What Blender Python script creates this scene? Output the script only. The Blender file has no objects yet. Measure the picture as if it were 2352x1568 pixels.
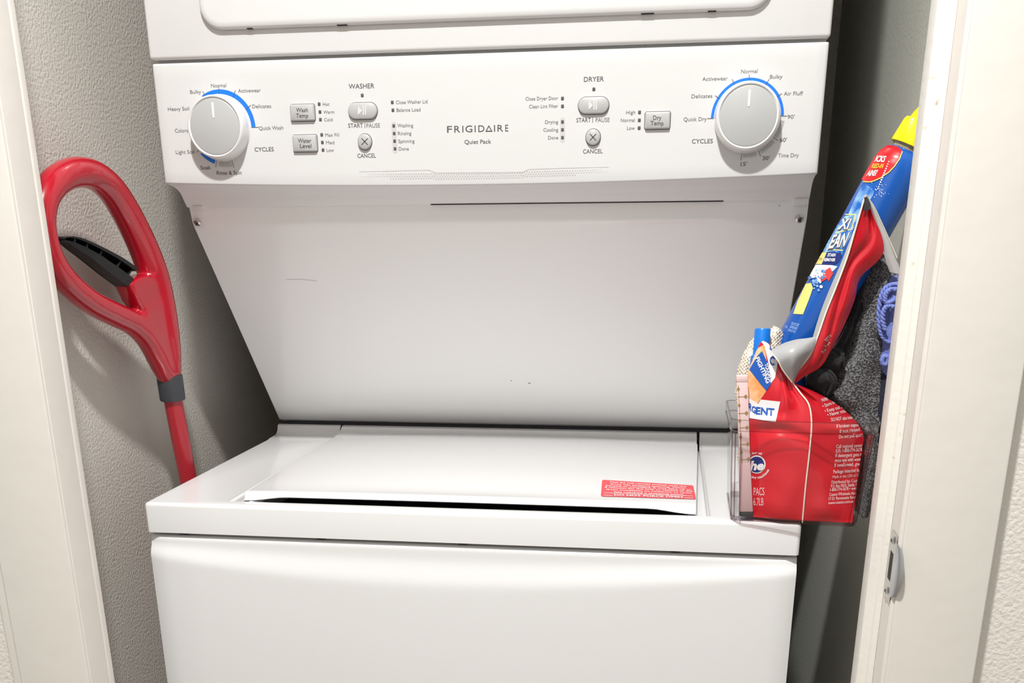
import bpy, bmesh, math, random
from mathutils import Vector, Matrix, noise
from mathutils.bvhtree import BVHTree
random.seed(7)
S = bpy.context.scene
COL = S.collection

# ------------------------------------------------------------------ camera
CP = Vector((0.21127733, -1.04324453, 1.20155398))
YAW, PIT, ROL = 0.15883725, 0.36259301, -0.00810773
F, PX, PY = 2446.016, 1176 - 25.3196, 784 + 668.6805
_f = Vector((-math.sin(YAW)*math.cos(PIT), math.cos(YAW)*math.cos(PIT), -math.sin(PIT)))
_r0 = Vector((math.cos(YAW), math.sin(YAW), 0)); _u0 = _r0.cross(_f)
_r = math.cos(ROL)*_r0 + math.sin(ROL)*_u0
_u = -math.sin(ROL)*_r0 + math.cos(ROL)*_u0
cam = bpy.data.cameras.new('camera'); camo = bpy.data.objects.new('camera', cam); COL.objects.link(camo)
camo.matrix_world = Matrix.Translation(CP) @ Matrix((_r, _u, -_f)).transposed().to_4x4()
cam.sensor_fit = 'HORIZONTAL'; cam.sensor_width = 36; cam.lens = F/2352*36
cam.shift_x = 25.3196/2352; cam.shift_y = 668.6805/2352
cam.clip_start = .01
S.camera = camo

# ------------------------------------------------------------------ world, lamp, exposure
w = bpy.data.worlds.new('world'); S.world = w; w.use_nodes = True
bg = w.node_tree.nodes['Background']; bg.inputs[0].default_value = (.95, .97, 1, 1); bg.inputs[1].default_value = .42
def lamp(name, loc, size, power, color):
    l = bpy.data.lights.new(name, 'AREA'); l.shape = 'DISK'; l.size = size; l.energy = power; l.color = color
    o = bpy.data.objects.new(name, l); o.location = loc; COL.objects.link(o); return o
lamp('ceiling_lamp_light', (.04, -.76, 2.38), .09, 18.2, (1, .993, .972))
S.view_settings.view_transform = 'Standard'; S.view_settings.look = 'None'
S.view_settings.gamma = 1; S.view_settings.use_curve_mapping = False
S.view_settings.exposure = 0.95
S.cycles.transparent_max_bounces = 32

# ------------------------------------------------------------------ helpers
def ray(px, py):
    return _r*((px-PX)/F) - _u*((py-PY)/F) + _f
def at(px, py, x=None, y=None, z=None):
    d = ray(px, py)
    t = (x-CP.x)/d.x if x is not None else (y-CP.y)/d.y if y is not None else (z-CP.z)/d.z
    return CP + d*t
def lerp(a, b, t): return a + (b-a)*t
def sst(a, b, x):
    t = min(1, max(0, (x-a)/(b-a))); return t*t*(3-2*t)

def mat(name, col, rough=.5, metal=0, spec=.5, coat=0, bump=None, trans=0, mottled=None, sheen=0):
    m = bpy.data.materials.new(name); m.use_nodes = True
    nt = m.node_tree; b = nt.nodes['Principled BSDF']
    b.inputs['Base Color'].default_value = (*col, 1); b.inputs['Roughness'].default_value = rough
    b.inputs['Metallic'].default_value = metal; b.inputs['Specular IOR Level'].default_value = spec
    b.inputs['Coat Weight'].default_value = coat; b.inputs['Coat Roughness'].default_value = .05
    b.inputs['Sheen Weight'].default_value = sheen
    b.inputs['Transmission Weight'].default_value = trans
    if bump or mottled:
        tc = nt.nodes.new('ShaderNodeTexCoord')
    if bump:
        scale, dist, detail = bump
        n = nt.nodes.new('ShaderNodeTexNoise'); n.inputs['Scale'].default_value = scale; n.inputs['Detail'].default_value = detail
        nt.links.new(tc.outputs['Object'], n.inputs['Vector'])
        bp = nt.nodes.new('ShaderNodeBump'); bp.inputs['Strength'].default_value = 1; bp.inputs['Distance'].default_value = dist
        nt.links.new(n.outputs['Fac'], bp.inputs['Height']); nt.links.new(bp.outputs['Normal'], b.inputs['Normal'])
    if mottled:
        scale, col2, lo, hi = mottled
        n2 = nt.nodes.new('ShaderNodeTexNoise'); n2.inputs['Scale'].default_value = scale; n2.inputs['Detail'].default_value = 4
        nt.links.new(tc.outputs['Object'], n2.inputs['Vector'])
        r = nt.nodes.new('ShaderNodeValToRGB'); r.color_ramp.elements[0].position = lo; r.color_ramp.elements[1].position = hi
        r.color_ramp.elements[0].color = (*col, 1); r.color_ramp.elements[1].color = (*col2, 1)
        nt.links.new(n2.outputs['Fac'], r.inputs['Fac']); nt.links.new(r.outputs['Color'], b.inputs['Base Color'])
    return m

def finish(o, angle=35):
    me = o.data
    me.shade_smooth(); me.set_sharp_from_angle(angle=math.radians(angle))
def mesh(name, verts, faces, mats, parent=None, angle=35, mi=None, fixn=False):
    me = bpy.data.meshes.new(name); me.from_pydata([tuple(v) for v in verts], [], faces)
    if not isinstance(mats, (list, tuple)): mats = [mats]
    for m in mats: me.materials.append(m)
    if mi: me.polygons.foreach_set('material_index', mi)
    if fixn:
        bm = bmesh.new(); bm.from_mesh(me); bmesh.ops.recalc_face_normals(bm, faces=bm.faces); bm.to_mesh(me); bm.free()
    me.update()
    o = bpy.data.objects.new(name, me); COL.objects.link(o); finish(o, angle)
    if parent: attach(o, parent)
    return o
def from_bm(name, bm, m, parent=None, angle=35):
    bmesh.ops.recalc_face_normals(bm, faces=bm.faces)
    me = bpy.data.meshes.new(name); bm.to_mesh(me); bm.free()
    for k in (m if isinstance(m, (list, tuple)) else [m]): me.materials.append(k)
    o = bpy.data.objects.new(name, me); COL.objects.link(o); finish(o, angle)
    if parent: attach(o, parent)
    return o
def attach(o, p):
    o.parent = p
    if p.type == 'EMPTY' or p.location.length > 0: o.matrix_parent_inverse = Matrix.Translation(-p.location)
def thing(name, loc, label, cat, group=None):
    o = bpy.data.objects.new(name, None); o.location = loc; o.empty_display_size = .02; COL.objects.link(o)
    tag(o, label, cat, group); return o
def tag(o, label, cat, group=None):
    o['label'] = label; o['category'] = cat
    if group: o['group'] = group
def struct(o, label=None):
    o['kind'] = 'structure'
    if label: o['label'] = label
    return o
def add_box(bm, x0, x1, y0, y1, z0, z1, bev=0, seg=2):
    r = bmesh.ops.create_cube(bm, size=1)
    vs = r['verts']
    for v in vs:
        v.co = Vector((lerp(x0, x1, v.co.x+.5), lerp(y0, y1, v.co.y+.5), lerp(z0, z1, v.co.z+.5)))
    if bev:
        es = list({e for v in vs for e in v.link_edges})
        bmesh.ops.bevel(bm, geom=es, offset=bev, segments=seg, affect='EDGES', profile=.5)
def box(name, x0, x1, y0, y1, z0, z1, m, parent=None, bev=0, seg=2):
    bm = bmesh.new(); add_box(bm, x0, x1, y0, y1, z0, z1, bev, seg); return from_bm(name, bm, m, parent)
def grid(name, rows, m, parent=None, angle=35, close=False, fixn=True):
    """rows: list of equal-length lists of points"""
    n = len(rows[0]); V = [p for r in rows for p in r]; Fc = []
    for i in range(len(rows)-1):
        for j in range(n if close else n-1):
            k = (j+1) % n
            Fc.append((i*n+j, i*n+k, (i+1)*n+k, (i+1)*n+j))
    return mesh(name, V, Fc, m, parent, angle, fixn=fixn)
def add_extrude(bm, prof, x0, x1):
    """prof: list of (y,z); closed polygon swept along x"""
    a = [bm.verts.new((x0, y, z)) for y, z in prof]; b = [bm.verts.new((x1, y, z)) for y, z in prof]
    n = len(prof)
    for i in range(n): bm.faces.new((a[i], a[(i+1) % n], b[(i+1) % n], b[i]))
    bm.faces.new(a); bm.faces.new(b[::-1])
def lathe_pts(prof, O, ax, seg=48):
    ax = Vector(ax).normalized(); t = Vector((0, 0, 1)) if abs(ax.z) < .9 else Vector((1, 0, 0))
    e1 = ax.cross(t).normalized(); e2 = ax.cross(e1)
    return [[Vector(O)+ax*h+(e1*math.cos(2*math.pi*k/seg)+e2*math.sin(2*math.pi*k/seg))*r for k in range(seg)] for r, h in prof]
def lathe(name, prof, O, ax, m, parent=None, seg=48, angle=35):
    return grid(name, lathe_pts(prof, O, ax, seg), m, parent, angle, close=True)
def catmull(P, n, closed=False):
    P = [Vector(p) for p in P]; N = len(P); out = []
    rng = N if closed else N-1
    for i in range(rng):
        g = (lambda k: P[k % N]) if closed else (lambda k: P[max(0, min(N-1, k))])
        p0, p1, p2, p3 = g(i-1), g(i), g(i+1), g(i+2)
        for s in range(n):
            t = s/n
            out.append(.5*((2*p1)+(p2-p0)*t+(2*p0-5*p1+4*p2-p3)*t*t+(3*p1-p0-3*p2+p3)*t**3))
    if not closed: out.append(P[-1])
    return out
def tube_rings(path, rad, seg=12, closed=False, flat=None):
    """rad: float or list; flat: (axis vector, ratio) squashes section along axis"""
    n = len(path); rings = []
    up = Vector((.31, .2, .93)).normalized()
    for i, p in enumerate(path):
        a = path[(i-1) % n] if closed or i > 0 else p; b = path[(i+1) % n] if closed or i < n-1 else p
        t = (b-a).normalized(); e1 = up - t*up.dot(t)
        e1.normalize(); e2 = t.cross(e1); r = rad[i] if isinstance(rad, (list, tuple)) else rad
        ring = []
        for k in range(seg):
            o = (e1*math.cos(2*math.pi*k/seg)+e2*math.sin(2*math.pi*k/seg))*r
            if flat: o = o + flat[0]*(o.dot(flat[0])*(flat[1]-1))
            ring.append(p+o)
        rings.append(ring); up = e1
    return rings
def add_rings(V, Fc, rings, closed=False, cap=True):
    n = len(rings[0]); b = len(V)
    for r in rings: V.extend(r)
    m = len(rings)
    for i in range(m if closed else m-1):
        i2 = (i+1) % m
        for k in range(n):
            Fc.append((b+i*n+k, b+i*n+(k+1) % n, b+i2*n+(k+1) % n, b+i2*n+k))
    if cap and not closed:
        Fc.append(tuple(b+k for k in range(n))[::-1]); Fc.append(tuple(b+(m-1)*n+k for k in range(n)))
def tube(name, path, rad, m, parent=None, seg=12, closed=False, flat=None):
    V, Fc = [], []; add_rings(V, Fc, tube_rings(path, rad, seg, closed, flat), closed)
    return mesh(name, V, Fc, m, parent, 50, fixn=True)
def interp(tab, x):
    if x <= tab[0][0]: return tab[0][1]
    for (a, fa), (b, fb) in zip(tab, tab[1:]):
        if x <= b: return fa+(fb-fa)*(x-a)/(b-a)
    return tab[-1][1]
def bvh_of(*objs):
    V, Fc = [], []
    for o in objs:
        b = len(V); V += [v.co.copy() for v in o.data.vertices]; Fc += [[b+i for i in p.vertices] for p in o.data.polygons]
    return BVHTree.FromPolygons(V, Fc)

# --- flat print: outlines are laid on a surface and collected in a Print mesh
_tc = {}
def text_geo(s, bold=0, shear=0):
    if 'M' in s and bold < .025: bold = 0
    k = (s, bold, shear)
    if k not in _tc:
        cu = bpy.data.curves.new('t', 'FONT'); cu.body = s; cu.offset = bold; cu.shear = shear; cu.resolution_u = 3
        o = bpy.data.objects.new('t', cu); COL.objects.link(o)
        me = o.evaluated_get(bpy.context.evaluated_depsgraph_get()).to_mesh()
        V = [(v.co.x, v.co.y) for v in me.vertices]; Fc = [tuple(p.vertices) for p in me.polygons]
        x0 = min(v[0] for v in V); x1 = max(v[0] for v in V)
        _tc[k] = ([((x-x0)/(x1-x0), y/.70) for x, y in V], Fc)
        bpy.data.objects.remove(o); bpy.data.curves.remove(cu)
    return _tc[k]
class Print:
    def __init__(s, surf): s.V, s.F, s.M, s.surf = [], [], [], surf
    def add(s, V, Fc, mi=0, lift=1.):
        b = len(s.V); pts = [s.surf(x, y, lift) for x, y in V]; idx = {}
        for i, p in enumerate(pts):
            if p is not None: idx[i] = len(s.V); s.V.append(p)
        for f in Fc:
            if all(i in idx for i in f): s.F.append([idx[i] for i in f]); s.M.append(mi)
    def text(s, t, x0, x1, yb, cap, mi=0, bold=.008, u=None, v=None, shear=0, lift=1.):
        V, Fc = text_geo(t, bold, shear)
        ux, uy = u if u else (x1-x0, 0); vx, vy = v if v else (0, -cap)
        s.add([(x0+ux*a+vx*b, yb+uy*a+vy*b) for a, b in V], Fc, mi, lift)
    def poly(s, P, mi=0, lift=1., step=6):
        """filled polygon cut into small cells so that it follows a curved surface"""
        bm = bmesh.new(); f = bm.faces.new([bm.verts.new((x, y, 0)) for x, y in P])
        xs = [p[0] for p in P]; ys = [p[1] for p in P]
        bmesh.ops.triangulate(bm, faces=bm.faces[:])
        for a0, a1, no in ((min(xs), max(xs), (1, 0, 0)), (min(ys), max(ys), (0, 1, 0))):
            k = a0+step
            while k < a1:
                co = (k, 0, 0) if no[0] else (0, k, 0)
                bmesh.ops.bisect_plane(bm, geom=bm.verts[:]+bm.edges[:]+bm.faces[:], plane_co=co, plane_no=no); k += step
        bm.verts.index_update()
        s.add([(v.co.x, v.co.y) for v in bm.verts], [tuple(v.index for v in f.verts) for f in bm.faces], mi, lift); bm.free()
    def line(s, a, b, wd, mi=0, lift=1., n=1):
        ax, ay = a; bx, by = b; L = math.hypot(bx-ax, by-ay) or 1; nx, ny = -(by-ay)/L*wd/2, (bx-ax)/L*wd/2
        V, Fc = [], []
        for i in range(n+1):
            t = i/n; x, y = lerp(ax, bx, t), lerp(ay, by, t); V += [(x+nx, y+ny), (x-nx, y-ny)]
            if i: Fc.append((2*i-2, 2*i-1, 2*i+1, 2*i))
        s.add(V, Fc, mi, lift)
    def arc(s, cx, cy, r0, r1, a0, a1, mi=0, lift=1., n=40, ky=1.):
        V, Fc = [], []
        for i in range(n+1):
            a = math.radians(lerp(a0, a1, i/n))
            V += [(cx+r0*math.cos(a), cy-r0*ky*math.sin(a)), (cx+r1*math.cos(a), cy-r1*ky*math.sin(a))]
            if i: Fc.append((2*i-2, 2*i-1, 2*i+1, 2*i))
        s.add(V, Fc, mi, lift)
    def make(s, name, mats, parent):
        return mesh(name, s.V, s.F, mats, parent, mi=s.M)
def on_bvh(tree, off=.0003):
    def g(px, py, lift=1.):
        d = ray(px, py).normalized(); h = tree.ray_cast(CP, d)
        if h[0] is None: return None
        nn = h[1] if h[1].dot(d) < 0 else -h[1]
        return h[0]+nn*off*lift
    return g
def on_y(y, off=.0002):
    return lambda px, py, lift=1.: at(px, py, y=y-off*lift)
def text3d(P, t, O, ex, ey, mi=0, bold=.008, lift=None):
    V, Fc = text_geo(t, bold); b = len(P.V)
    P.V += [O+ex*a+ey*c for a, c in V]; P.F += [[b+i for i in f] for f in Fc]; P.M += [mi]*len(Fc)

# ------------------------------------------------------------------ materials
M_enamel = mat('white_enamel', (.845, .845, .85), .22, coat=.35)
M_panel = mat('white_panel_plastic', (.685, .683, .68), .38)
M_dryer = mat('dryer_enamel_dimmed', (.745, .742, .74), .22, coat=.35)  # same enamel, colour toned down to offset the nearby lamp
M_back = mat('back_enamel_bounce', (.93, .925, .925), .25, coat=.35)  # same enamel, brightened to stand in for light bounced off the deck
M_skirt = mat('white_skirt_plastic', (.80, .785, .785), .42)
M_cab = mat('white_cabinet_steel', (.80, .80, .80), .35)
M_knob = mat('white_knob_plastic', (.84, .83, .82), .28, coat=.3)
M_kface = mat('grey_knob_face', (.47, .475, .475), .45)
M_btn = mat('grey_button', (.48, .478, .475), .4)
M_strip = mat('grey_strip', (.58, .57, .56), .5)
M_ink = mat('dark_grey_ink', (.085, .08, .085), .6)
M_ink2 = mat('mid_grey_ink', (.15, .145, .15), .6)
M_dot = mat('light_grey_ink', (.50, .49, .48), .6)
M_blue = mat('dial_blue_ink', (.0, .175, .78), .5)
M_white = mat('white_ink', (.9, .9, .89), .5)
M_icon = mat('pale_button_ink', (.68, .68, .67), .5)
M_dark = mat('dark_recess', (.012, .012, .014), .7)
M_steel = mat('bright_steel', (.55, .55, .56), .28, metal=1)
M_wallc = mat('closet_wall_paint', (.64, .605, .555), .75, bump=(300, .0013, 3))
M_wallr = mat('closet_wall_smoother_shaded', (.56, .56, .505), .7, bump=(280, .0004, 3))  # same paint as the left wall, shade of this side put into its colour
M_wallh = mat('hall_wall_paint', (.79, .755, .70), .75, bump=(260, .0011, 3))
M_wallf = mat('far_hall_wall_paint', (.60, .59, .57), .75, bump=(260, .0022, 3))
M_trim = mat('casing_paint', (.765, .735, .68), .42, bump=(30, .0006, 2))
M_trim2 = mat('jamb_paint', (.78, .73, .68), .40, bump=(40, .0005, 2))
M_floor = mat('floor_vinyl', (.32, .27, .22), .5, mottled=(6, (.4, .34, .28), .35, .65))
M_ceil = mat('ceiling_paint', (.85, .83, .79), .8)
M_red = mat('red_plastic', (.46, .005, .020), .24, coat=.5)
M_redtube = mat('red_painted_tube', (.42, .014, .026), .33, coat=.3)
M_black = mat('black_plastic', (.006, .0065, .0075), .42, spec=.35)
M_collar = mat('charcoal_plastic', (.045, .047, .055), .5)
M_label = mat('red_sticker', (.80, .055, .075), .4)
M_caulk = mat('brushed_caulk', (.82, .79, .73), .5, bump=(150, .00035, 4), mottled=(120, (.50, .42, .33), .66, .80))

# ------------------------------------------------------------------ the room
XW0, XW1, YB = -.43, .43, .80           # closet
HY0, HY1 = -1.65, -.134                 # hall: far side and closet-side face
def slab(name, *a, m): return struct(box(name, *a, m))
slab('floor', -2.6, 2.6, HY0-.1, YB+.1, -.05, 0, m=M_floor)
slab('ceiling', -2.6, 2.6, HY0-.1, YB+.1, 2.44, 2.5, m=M_ceil)
slab('wall_left', XW0-.06, XW0, -.10, YB, 0, 2.44, m=M_wallc)
slab('wall_right', XW1, XW1+.06, -.10, YB, 0, 2.44, m=M_wallr)
slab('wall_back', XW0-.06, XW1+.06, YB, YB+.06, 0, 2.44, m=M_wallc)
slab('wall_hall', -2.6, 2.6, HY0-.06, HY0, 0, 2.44, m=M_wallf)
bm = bmesh.new()
add_box(bm, -2.6, -.364, HY1, -.106, 0, 2.44); add_box(bm, .422, 2.6, HY1, -.106, 0, 2.44); add_box(bm, -.364, .422, HY1, -.106, 2.06, 2.44)
struct(from_bm('wall_front', bm, M_wallh))
# casings round the opening (face at y=-.15), jambs, stop
def casing(name, prof, label):
    """prof (x,y) outline swept up in z"""
    bm = bmesh.new(); a = [bm.verts.new((x, y, 0)) for x, y in prof]; b = [bm.verts.new((x, y, 2.06)) for x, y in prof]; n = len(prof)
    for i in range(n): bm.faces.new((a[i], a[(i+1) % n], b[(i+1) % n], b[i]))
    bm.faces.new(a); bm.faces.new(b)
    bmesh.ops.recalc_face_normals(bm, faces=bm.faces)
    es = [e for e in bm.edges if abs(e.verts[0].co.z-e.verts[1].co.z) > 1]
    bmesh.ops.bevel(bm, geom=es, offset=.0016, segments=3, affect='EDGES', profile=.5)
    return struct(from_bm(name, bm, M_trim), label)
casing('trim_1', [(-.4195, -.15), (-.3458, -.15), (-.3458, -.134), (-.4195, -.134)], 'flat cream door casing on the left of the closet opening')
casing('trim_2', [(-.4335, -.142), (-.4197, -.142), (-.4197, -.134), (-.4335, -.134)], 'narrow stepped strip along the outer edge of the left casing')
casing('trim_3', [(.4065, -.15), (.479, -.15), (.479, -.134), (.4065, -.134)], 'flat cream door casing on the right of the closet opening')
box_ = struct(box('trim_4', -.434, .479, -.15, -.134, 2.061, 2.14, M_trim, bev=.002), 'head casing over the closet opening')
def vpiece(name, prof, m, bev, label):
    bm = bmesh.new(); a = [bm.verts.new((x, y, 0)) for x, y in prof]; b = [bm.verts.new((x, y, 2.045)) for x, y in prof]; n = len(prof)
    for i in range(n): bm.faces.new((a[i], a[(i+1) % n], b[(i+1) % n], b[i]))
    bm.faces.new(a); bm.faces.new(b); bmesh.ops.recalc_face_normals(bm, faces=bm.faces)
    es = [e for e in bm.edges if abs(e.verts[0].co.z-e.verts[1].co.z) > 1]
    bmesh.ops.bevel(bm, geom=es, offset=bev, segments=3, affect='EDGES', profile=.5)
    return struct(from_bm(name, bm, m), label)
vpiece('trim_5', [(-.364, -.146), (-.345, -.146), (-.345, -.114), (-.3466, -.1125), (-.345, -.111), (-.345, -.1035), (-.364, -.1035)], M_trim2, .0007, 'left jamb with a thin groove near its back edge')
jr = vpiece('trim_6', [(.422, -.146), (.4035, -.146), (.4035, -.084), (.422, -.084)], M_trim2, .0012, 'right jamb carrying a chrome strike plate')
vpiece('trim_7', [(.4035, -.1145), (.3985, -.1125), (.3975, -.110), (.390, -.1095), (.390, -.0835), (.4035, -.0835)], M_caulk, .0011, 'narrow rough painted stop along the right jamb')
struct(box('trim_8', -.364, .422, -.146, -.084, 2.045, 2.06, M_trim2))
# strike plate on the right jamb
xs = .4028
def jp(px, py, x=xs): return at(px, py, x=x)
y0p, y1p = -.1455, -.1195
zt, zb = jp(2036, 1195).z, jp(2024, 1352).z
def plate_mesh():
    bm = bmesh.new()
    O = [(y0p, zt), (y1p, zt), (y1p, zb), (y0p, zb)]
    zc, h2 = (zt+zb)/2, (zt-zb)/2
    I = [(lerp(y0p, y1p, .28), zc+h2*.42), (lerp(y0p, y1p, .80), zc+h2*.42), (lerp(y0p, y1p, .80), zc-h2*.42), (lerp(y0p, y1p, .28), zc-h2*.42)]
    for dx in (0, .0012):
        o = [bm.verts.new((xs-.0002+dx, y, z)) for y, z in O]; i = [bm.verts.new((xs-.0002+dx, y, z)) for y, z in I]
        for k in range(4): bm.faces.new((o[k], o[(k+1) % 4], i[(k+1) % 4], i[k]))
    # curled lip round the jamb's front edge
    L = []
    for j in range(13):
        t = j/12; z = lerp(zc-h2*.82, zc+h2*.82, t); e = math.sqrt(max(0, 1-(2*t-1)**2))
        L.append([Vector((xs-.0002+.006*(a/4)**2*e, y0p-.0115*e*a/4, z)) for a in range(5)])
    vs = [[bm.verts.new(p) for p in r] for r in L]
    for r0, r1 in zip(vs, vs[1:]):
        for k in range(4): bm.faces.new((r0[k], r0[k+1], r1[k+1], r1[k]))
    return bm
sp = from_bm('strike_plate', plate_mesh(), M_steel, jr, 30); sp['label'] = 'chrome strike plate with a curled lip'
for zz in (zt-.007, zb+.007):
    lathe('screw', [(.0001, .0017), (.003, .0016), (.0034, .0009)], (xs-.0003, -.131, zz), (-1, 0, 0), M_steel, sp, 16)
    lathe('screw_recess', [(.0001, .0019), (.0014, .0019), (.0016, .0012)], (xs-.0003, -.131, zz), (-1, 0, 0), M_dark, sp, 12)
box('latch_hole', xs-.0001, xs+.0008, lerp(y0p, y1p, .28), lerp(y0p, y1p, .8), (zt+zb)/2-(zt-zb)*.21, (zt+zb)/2+(zt-zb)*.21, M_dark, sp)

# ------------------------------------------------------------------ the stacked washer and dryer
W = .343
LC = thing('laundry_center', (0, .37, 0), 'white stacked washer and dryer filling the closet, with two dial knobs on its panel', 'washer dryer')
# body: one side profile swept across the width, a little inside the facings
prof = [(.022, .03), (.022, .8965), (.4325, .8965), (.4325, .946), (.2075, 1.2195), (.1985, 1.2235), (.19, 1.245), (.145, 1.262), (.145, 1.9), (.74, 1.9), (.74, .03)]
bm = bmesh.new(); add_extrude(bm, prof, -W+.0025, W-.0025); from_bm('cabinet', bm, M_cab, LC, 20)
# front panel with a shallow bowed scoop under its top edge
def zcurve(x):
    t = (x+W)/(2*W)
    px = lerp(345, 1833, t); py = 1267+ (58*math.sin(math.pi*min(1, max(0, t*.98+.0)))**.8 if 0 < t < 1 else 0) + 38*t
    return at(px, py, y=.004).z
rows = []
NZ = [0, .0012, .003, .006, .010, .014, .018, .022, .026, .030, .034, .038, .042, .047, .054, .064, .1, .2, .4, .86]
for i, dz in enumerate(NZ):
    r = []
    for k in range(61):
        x = lerp(-W+.001, W-.001, k/60); zc = .8931-zcurve(x)
        s = sst(zc*.30, zc*1.08, dz)
        y = .0022 - .0058*s
        if dz < .004: y += .0035*(1-math.sqrt(max(0, 1-(1-dz/.004)**2)))
        e = min(k, 60-k)/60*2*W
        if e < .004: y += .004*(1-math.sqrt(max(0, 1-(1-e/.004)**2)))
        r.append(Vector((x, y, .8931-dz)))
    a, b = r[0].copy(), r[-1].copy(); a.y += .012; b.y += .012
    rows.append([a]+r+[b])
top = [p+Vector((0, .012, -.0005)) for p in rows[0]]
grid('front_panel', [top]+rows, M_enamel, LC, 60)
for px in (430, 742, 1066, 1552):
    p = at(px, lerp(1231, 1277, (px-345)/1488), y=.016)
    box('panel_clip', p.x-.005, p.x+.005, .009, .0225, .8936, .8968, M_dark, LC, .0006)
# top deck: U-shaped top with the lid well cut out of it
XL, XR, YA, YR = -.2505, .2505, .0215, .405
bm = bmesh.new()
out = [(-W, 0), (W, 0), (W, YR), (XR-.0005, YR), (XR+.0015, YA), (XL-.0015, YA), (XL+.0005, YR), (-W, YR)]
a = [bm.verts.new((x, y, .93)) for x, y in out]; b = [bm.verts.new((x, y, .8974)) for x, y in out]
n = len(out)
sid = [bm.faces.new((a[i], b[i], b[(i+1) % n], a[(i+1) % n])) for i in range(n)]
bm.faces.new(a); bm.faces.new(b[::-1])
bmesh.ops.recalc_face_normals(bm, faces=bm.faces)
def isb(e):
    v0, v1 = e.verts[0].co, e.verts[1].co
    if abs(v0.y-YR) < 1e-4 and abs(v1.y-YR) < 1e-4: return False
    if v0.z > .92 and v1.z > .92: return True
    return abs(v0.z-v1.z) > .01 and min(v0.y, v1.y) < .01
bmesh.ops.bevel(bm, geom=[e for e in bm.edges if isb(e)], offset=.0042, segments=4, affect='EDGES', profile=.5)
def riser(x0, x1, bmx):
    pr = [(YR-.03, .929)]
    for k in range(9):
        q = k/8*math.pi/2; pr.append((YR-.004+.014*math.sin(q), .930+.010*(1-math.cos(q))))
    for k in range(1, 9):
        q = k/8*math.pi/2; pr.append((YR+.010+.008*(1-math.cos(q)), .940+.0026*math.sin(q)))
    pr += [(.4205, .9426), (.4205, .92), (YR-.03, .92)]
    add_extrude(bmx, pr, x0, x1)
riser(-W, XL+.0005-.0005, bm); riser(XR, W, bm)
from_bm('top_deck', bm, M_enamel, LC, 40)
# lid: crowned sheet with a front lip and a rounded rear hinge roll
rows = []
NX = 48
def lid_pt(u, v, z):
    xa = lerp(-.2425, -.2465, v); xb = lerp(.2425, .2465, v)
    return Vector((lerp(xa, xb, u), lerp(YL0, YR, v), z))
YL0 = .0245
sec = [(.012, 'b0'), (.002, 'b1'), (.0, 'b2'), (.0045, 't0'), (.007, 't1'), (.010, 't2'), (.014, 't3')] + [(.018+.0335*i, 'f') for i in range(11)]
for off, kind in sec:
    r = []
    for k in range(NX+1):
        u = k/NX; s = 2*u-1
        crown = .0035*(1-s*s); zt_ = .9345+crown*min(1, off/.12) 
        arch = .9288+.0042*sst(.012, .10, .5-abs(u-.5)) + .0006*(1-s*s)
        z = {'b0': arch+.001, 'b1': arch, 'b2': arch+.0012, 't0': .9354, 't1': .9367, 't2': .9374, 't3': .9376}.get(kind)
        if z is None: z = zt_+.0031*(1-min(1, off/.35))
        if kind[0] == 't' : z += .0012*(1-s*s)
        if kind in ('t2', 't3'): z += .0
        p = Vector((lerp(-.2390, .2405, u)*(1+.030*off/.36), YL0+off, z))
        if u < .03 or u > .97:
            pass
        r.append(p)
    l, rr = r[0].copy(), r[-1].copy(); l.z -= .013; rr.z -= .013
    if kind[0] == 'b': l.z += .008; rr.z += .008
    l0 = r[0].copy(); r0_ = r[-1].copy(); r[0].z -= .0002; r[-1].z -= .0002
    rows.append([l+Vector((-.0012, 0, 0))]+r+[rr+Vector((.0012, 0, 0))])
for k in range(1, 9):
    q = k/8*math.pi/2
    r = []
    for j in range(NX+1):
        u = j/NX; s = 2*u-1; bow = -.02*s*s*(1-math.sin(q))
        r.append(Vector((lerp(-.2465, .2465, u), YR-.022+bow+.026*math.sin(q), lerp(.9345+.0035*(1-s*s), .9345, k/8)+.007*(1-math.cos(q)))))
    rows.append([r[0]+Vector((-.001, 0, -.006))]+r+[r[-1]+Vector((.001, 0, -.006))])
for k in range(1, 9):
    q = k/8*math.pi/2
    r = [Vector((lerp(-.2465, .2465, j/NX), YR+.004+.012*(1-math.cos(q)),   .9415+.0014*math.sin(q))) for j in range(NX+1)]
    rows.append([r[0]+Vector((-.001, 0, -.012))]+r+[r[-1]+Vector((.001, 0, -.012))])
rows.append([p+Vector((0, .003, -.004)) for p in rows[-1]])
lid = grid('lid', rows, M_enamel, LC, 50)
# warning sticker on the lid
tl = bvh_of(lid)
lp = Print(on_bvh(tl, .0004))
q4 = [(1383, 1102), (1592, 1115), (1599, 1147), (1380, 1140)]
def qd(u, v):
    a = Vector(q4[0]).lerp(Vector(q4[1]), u); b = Vector(q4[3]).lerp(Vector(q4[2]), u); return a.lerp(b, v)
lp.poly([qd(.01, 0), qd(.99, 0), qd(1, .06), qd(1, .95), qd(.985, 1), qd(.015, 1), qd(0, .95), qd(0, .06)], 0, 1, 12)
lines = [('This lid will remain locked until the', .08, .92, .17), ('drum has stopped spinning. When', .09, .91, .29), ('paused or cancelled, it may take up to', .045, .97, .40),
         ('6 minutes for the lock to release as the', .035, .98, .51), ('drum completes its rotations or cycle', .05, .96, .63), ('has reached a stopping point.', .14, .88, .76)]
for t, a, b, v in lines:
    V, Fc = text_geo(t, .012); lp.add([tuple(qd(lerp(a, b, x), v-.078*y)) for x, y in V], Fc, 1, 2)
V, Fc = text_geo('DO NOT FORCE OPEN', .02); lp.add([tuple(qd(lerp(.14, .86, x), .955-.10*y)) for x, y in V], Fc, 1, 2)
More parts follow.
